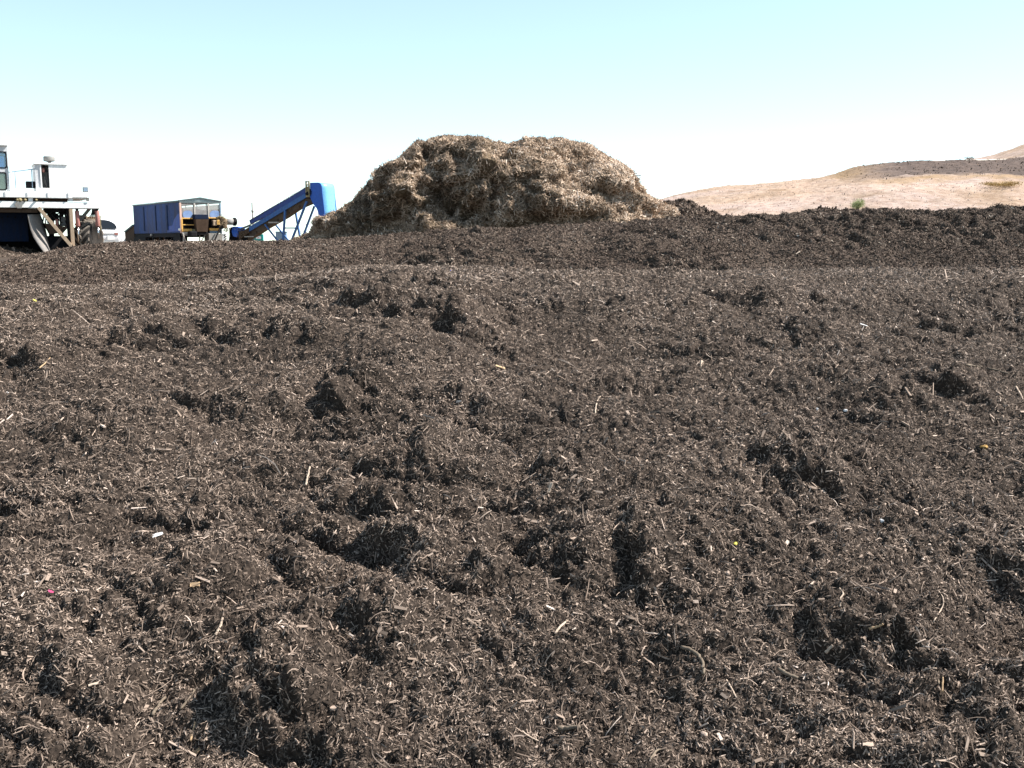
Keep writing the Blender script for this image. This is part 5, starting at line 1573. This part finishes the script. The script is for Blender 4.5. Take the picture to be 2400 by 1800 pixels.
def chip(u, v, lpx, wpx, ang, mat, name, label, cat='wood chip', tilt=0.0, seed=0, thick=0.35, jag=0.22):
    """an irregular flat slab: ang is the direction across the picture in degrees (0 right, 90 up)"""
    g = np.random.default_rng(seed + 300)
    p, nn, t = surf(u, v, 0.006 + wpx / FPX * 0.5)
    du, dv = math.cos(rad(ang)) * 12, -math.sin(rad(ang)) * 12
    p2, n2_, t2 = surf(u + du, v + dv, 0)
    d = RT * math.cos(rad(ang)) + UPV * math.sin(rad(ang)); d -= nn * (d @ nn) * (1 - tilt); d /= np.linalg.norm(d)
    s = np.cross(d, nn); s /= np.linalg.norm(s); nz = np.cross(s, d)
    L_ = 0.85 * lpx / FPX * t; W_ = 0.75 * wpx / FPX * t; H_ = W_ * thick
    K = 6; top = []
    for k in range(K):
        a = -0.5 + k / (K - 1); top.append((a + g.normal(0, 0.02), 0.5 * (1 + g.normal(0, jag)) * (1 - 0.5 * abs(a) ** 2)))
    for k in range(K):
        a = 0.5 - k / (K - 1); top.append((a + g.normal(0, 0.02), -0.5 * (1 + g.normal(0, jag)) * (1 - 0.5 * abs(a) ** 2)))
    pts = [d * (a * L_) + s * (b * W_) + nz * (H_ / 2 + g.normal(0, H_ * 0.15)) for a, b in top]
    o = MB().prism(pts, -nz * H_).build(name, mat, None, bevel=0.0)
    o.location = p + nz * (abs(tilt) * L_ * 0.4)
    tag(o, label, cat)

def lump(u, v, wpx, hpx, mat, name, label, cat, seed=0):
    g = np.random.default_rng(seed + 500)
    p, nn, t = surf(u, v, 0.0)
    bm = bmesh.new(); bmesh.ops.create_icosphere(bm, subdivisions=2, radius=1)
    W_ = 0.8 * wpx / FPX * t / 2; H_ = 0.8 * hpx / FPX * t / 2
    co = np.array([q.co[:] for q in bm.verts])
    f = 1 + 0.35 * n3(co * 1.3 + seed * 3.1) + 0.12 * n3(co * 3.5 + seed)
    for q, k in zip(bm.verts, f): q.co = Vector((q.co.x * W_ * k, q.co.y * W_ * 0.8 * k, q.co.z * H_ * k))
    me = bpy.data.meshes.new(name); bm.to_mesh(me); bm.free(); me.materials.append(mat)
    me.polygons.foreach_set('use_smooth', [False] * len(me.polygons))
    o = bpy.data.objects.new(name, me); COL.objects.link(o); o.location = p + nn * H_ * 0.3; o.rotation_euler = (0, 0, g.uniform(0, 6))
    tag(o, label, cat)

stick([(1598, 1517), (1622, 1526), (1643, 1540), (1647, 1560), (1649, 1581)], 9.5, STICKC, 'stick', 'thick brown stick bent at a right angle in the lower right foreground', seed=1)
stick([(1310, 1718), (1335, 1712), (1362, 1709)], 11.5, STICKC, 'branch_piece', 'short thick grey branch piece lying level near the bottom centre', 'branch piece', seed=2)
stick([(1221, 1719), (1235, 1729), (1248, 1737), (1262, 1741)], 4.2, PALEC, 'twig', 'curved pale twig left of the short thick grey branch', 'twig', seed=3)
stick([(446, 1735), (460, 1694)], 5.0, TANC, 'stick', 'straight orange brown stick leaning upright at bottom left', seed=4)
stick([(358, 1681), (376, 1657), (394, 1636)], 7.5, STICKC, 'stick', 'flat grey stick slanting up right in the lower left foreground', seed=5)
stick([(424, 1664), (444, 1640), (462, 1620)], 5.5, STICKC, 'stick', 'thin grey stick parallel to the wider one at its left', seed=6)
stick([(508, 1492), (514, 1468), (521, 1448)], 6.0, PALEC, 'splinter', 'pale upright splinter above the large dark hollow at lower left', 'splinter', seed=7, n=5)
stick([(2160, 1575), (2175, 1571), (2191, 1566)], 5.0, PALEC, 'stick', 'pale level stick lying across the dark hollow at lower right', seed=8)
stick([(2195, 1602), (2196, 1575)], 4.0, STICKC, 'stick', 'grey stick standing under the pale level one in the dark hollow', seed=9)
stick([(2203, 1622), (2213, 1590)], 4.5, TANC, 'stick', 'tan stick leaning at the right rim of the dark hollow at lower right', seed=10)
stick([(2260, 858), (2290, 863), (2320, 867), (2345, 873), (2362, 880)], 4.5, STICKC, 'twig', 'long thin dark twig lying level near the right edge of the slope', 'twig', seed=11)
stick([(2189, 1463), (2192, 1448), (2203, 1432), (2210, 1415), (2206, 1400), (2198, 1388)], 2.8, PALEC, 'twig', 'thin arched pale twig curving up on the right side', 'twig', seed=12)
stick([(1394, 972), (1399, 955), (1403, 940), (1407, 932)], 3.2, PALEC, 'twig', 'slender pale twig standing on the slope right of centre', 'twig', seed=13)
stick([(715, 1142), (722, 1122), (728, 1098)], 5.5, PALEC, 'stick', 'pale grey stick standing in a dark patch left of centre', seed=14)
stick([(1971, 1424), (1972, 1406), (1977, 1395), (1973, 1380)], 4.5, PALEC, 'twig', 'kinked whitish twig upright on the right side', 'twig', seed=15)
stick([(2040, 1473), (2060, 1466), (2075, 1461)], 6, TANC, 'stick', 'knobbly tan stick lying just right of the kinked whitish twig', seed=16)
stick([(1938, 1528), (1950, 1510)], 6.5, PALEC, 'splinter', 'pinkish splintered chip left of the dark hollow at lower right', 'splinter', seed=17, n=5)
stick([(1826, 1571), (1848, 1584), (1864, 1592)], 9, STICKC, 'stick', 'dark wet stick half buried beside the bent brown stick', seed=18)
stick([(1700, 1596), (1715, 1612), (1725, 1636)], 4.5, PALEC, 'twig', 'pale twig sloping down below the bent brown stick', 'twig', seed=19)
stick([(896, 1252), (903, 1238), (904, 1224), (899, 1210)], 2.8, PALEC, 'twig', 'thin curved tan twig beside the dark pocket left of centre', 'twig', seed=20)
stick([(1300, 1488), (1316, 1472), (1328, 1458)], 6, PALEC, 'stick', 'light stick pointing up right in the centre foreground', seed=21)
stick([(1522, 1780), (1545, 1759), (1570, 1762)], 5, STICKC, 'twig', 'grey twig near the bottom edge right of centre', 'twig', seed=22)
stick([(95, 865), (107, 853), (119, 840)], 3.2, TANC, 'twig', 'tan straight twig on the far left slope', 'twig', seed=23)
stick([(2382, 910), (2390, 925), (2398, 940)], 4, PALEC, 'stick', 'whitish stick by the right edge of the picture', seed=24)
chip(1292, 1146, 29, 11, 78, PALEC, 'wood_chip', 'pale square cut wood chip standing at a hollow in the centre', tilt=0.5, seed=1)
chip(1640, 859, 29, 10, 66, PALEC, 'wood_chip', 'pinkish long wood chip on the upper right slope', tilt=0.3, seed=2)
chip(460, 1373, 24, 13, 8, TANC, 'wood_chip', 'flat tan rectangular wood chip on the left', seed=3)
chip(1170, 863, 34, 9, 28, TANC, 'wood_chip', 'brown slat of wood under the big lump in the middle', seed=4)
chip(454, 1807 - 40, 40, 9, 40, TANC, 'wood_chip', 'brown bark strip at the bottom left edge', seed=5)
chip(2030, 1748, 30, 10, 5, STONEC, 'wood_chip', 'tan oblong chip near the bottom right', seed=6)
chip(221, 1609, 24, 8, 52, PALEC, 'wood_chip', 'pale pink splintered chip on the lower left', seed=7)
chip(367, 1257, 33, 9, 36, WHITEC, 'plastic_shred', 'white pointed plastic shred on the left slope', 'plastic shred', seed=8, thick=0.12)
chip(2023, 764, 20, 6, -18, WHITEC, 'plastic_shred', 'white plastic strip high on the right slope', 'plastic shred', seed=9, thick=0.15)
chip(122, 1389, 16, 6, -28, PINKC, 'plastic_shred', 'tiny bright pink plastic scrap on the left edge slope', 'plastic shred', seed=10, thick=0.3)
chip(1058, 637, 7, 6, 20, BLUEC, 'plastic_shred', 'tiny blue plastic scrap just below the near crest', 'plastic shred', seed=11, thick=0.4)
chip(80, 706, 8, 6, 0, YELC, 'plastic_shred', 'tiny yellow scrap near the left end of the crest', 'plastic shred', seed=12, thick=0.4)
lump(2304, 1048, 24, 12, ORANGEC, 'foam_scrap', 'orange yellow crumbly scrap near the right edge', 'scrap', 1)
lump(1723, 1275, 16, 9, YELC, 'foam_scrap', 'dull yellow scrap right of centre', 'scrap', 2)
lump(1649, 1722, 21, 17, STONEC, 'stone', 'round pinkish stone at the bottom right of centre', 'stone', 3)
lump(784, 1662, 27, 17, STONEC, 'stone', 'tan stone right of the large dark hollow at lower left', 'stone', 4)
lump(2066, 1222, 16, 11, WHITEC, 'stone', 'white pebble on the right slope', 'stone', 5)
lump(1982, 963, 14, 8, WHITEC, 'stone', 'white flat pebble on the upper right slope right of another', 'stone', 6)
lump(1914, 960, 10, 9, WHITEC, 'stone', 'smaller white pebble on the upper right slope left of the flat one', 'stone', 7)
lump(17, 922, 10, 8, WHITEC, 'stone', 'white pebble at the left edge of the slope', 'stone', 8)
lump(915, 1362, 11, 10, STONEC, 'stone', 'pale pink pebble left of the centre foreground', 'stone', 9)
lump(1705, 1345, 15, 16, STONEC, 'stone', 'dark rimmed grey stone right of the centre foreground', 'stone', 10)

# ---------------------------------------------------------------- repeats share a group
GROUPS = {'stick': 'sticks lying on the near windrow', 'twig': 'twigs lying on the near windrow', 'wood chip': 'wood chips lying on the near windrow', 'splinter': 'splinters standing on the near windrow',
          'plastic shred': 'plastic scraps in the near windrow', 'stone': 'stones in the near windrow', 'shrub': 'shrubs on the dry hill', 'compost windrow': 'compost windrows in the yard', 'compost heap': 'small compost heaps behind the windrows', 'railing': 'pipe railings near the conveyor'}
for o in list(COL.objects):
    if o.parent is None and o.get('category') in GROUPS: o['group'] = GROUPS[o['category']]
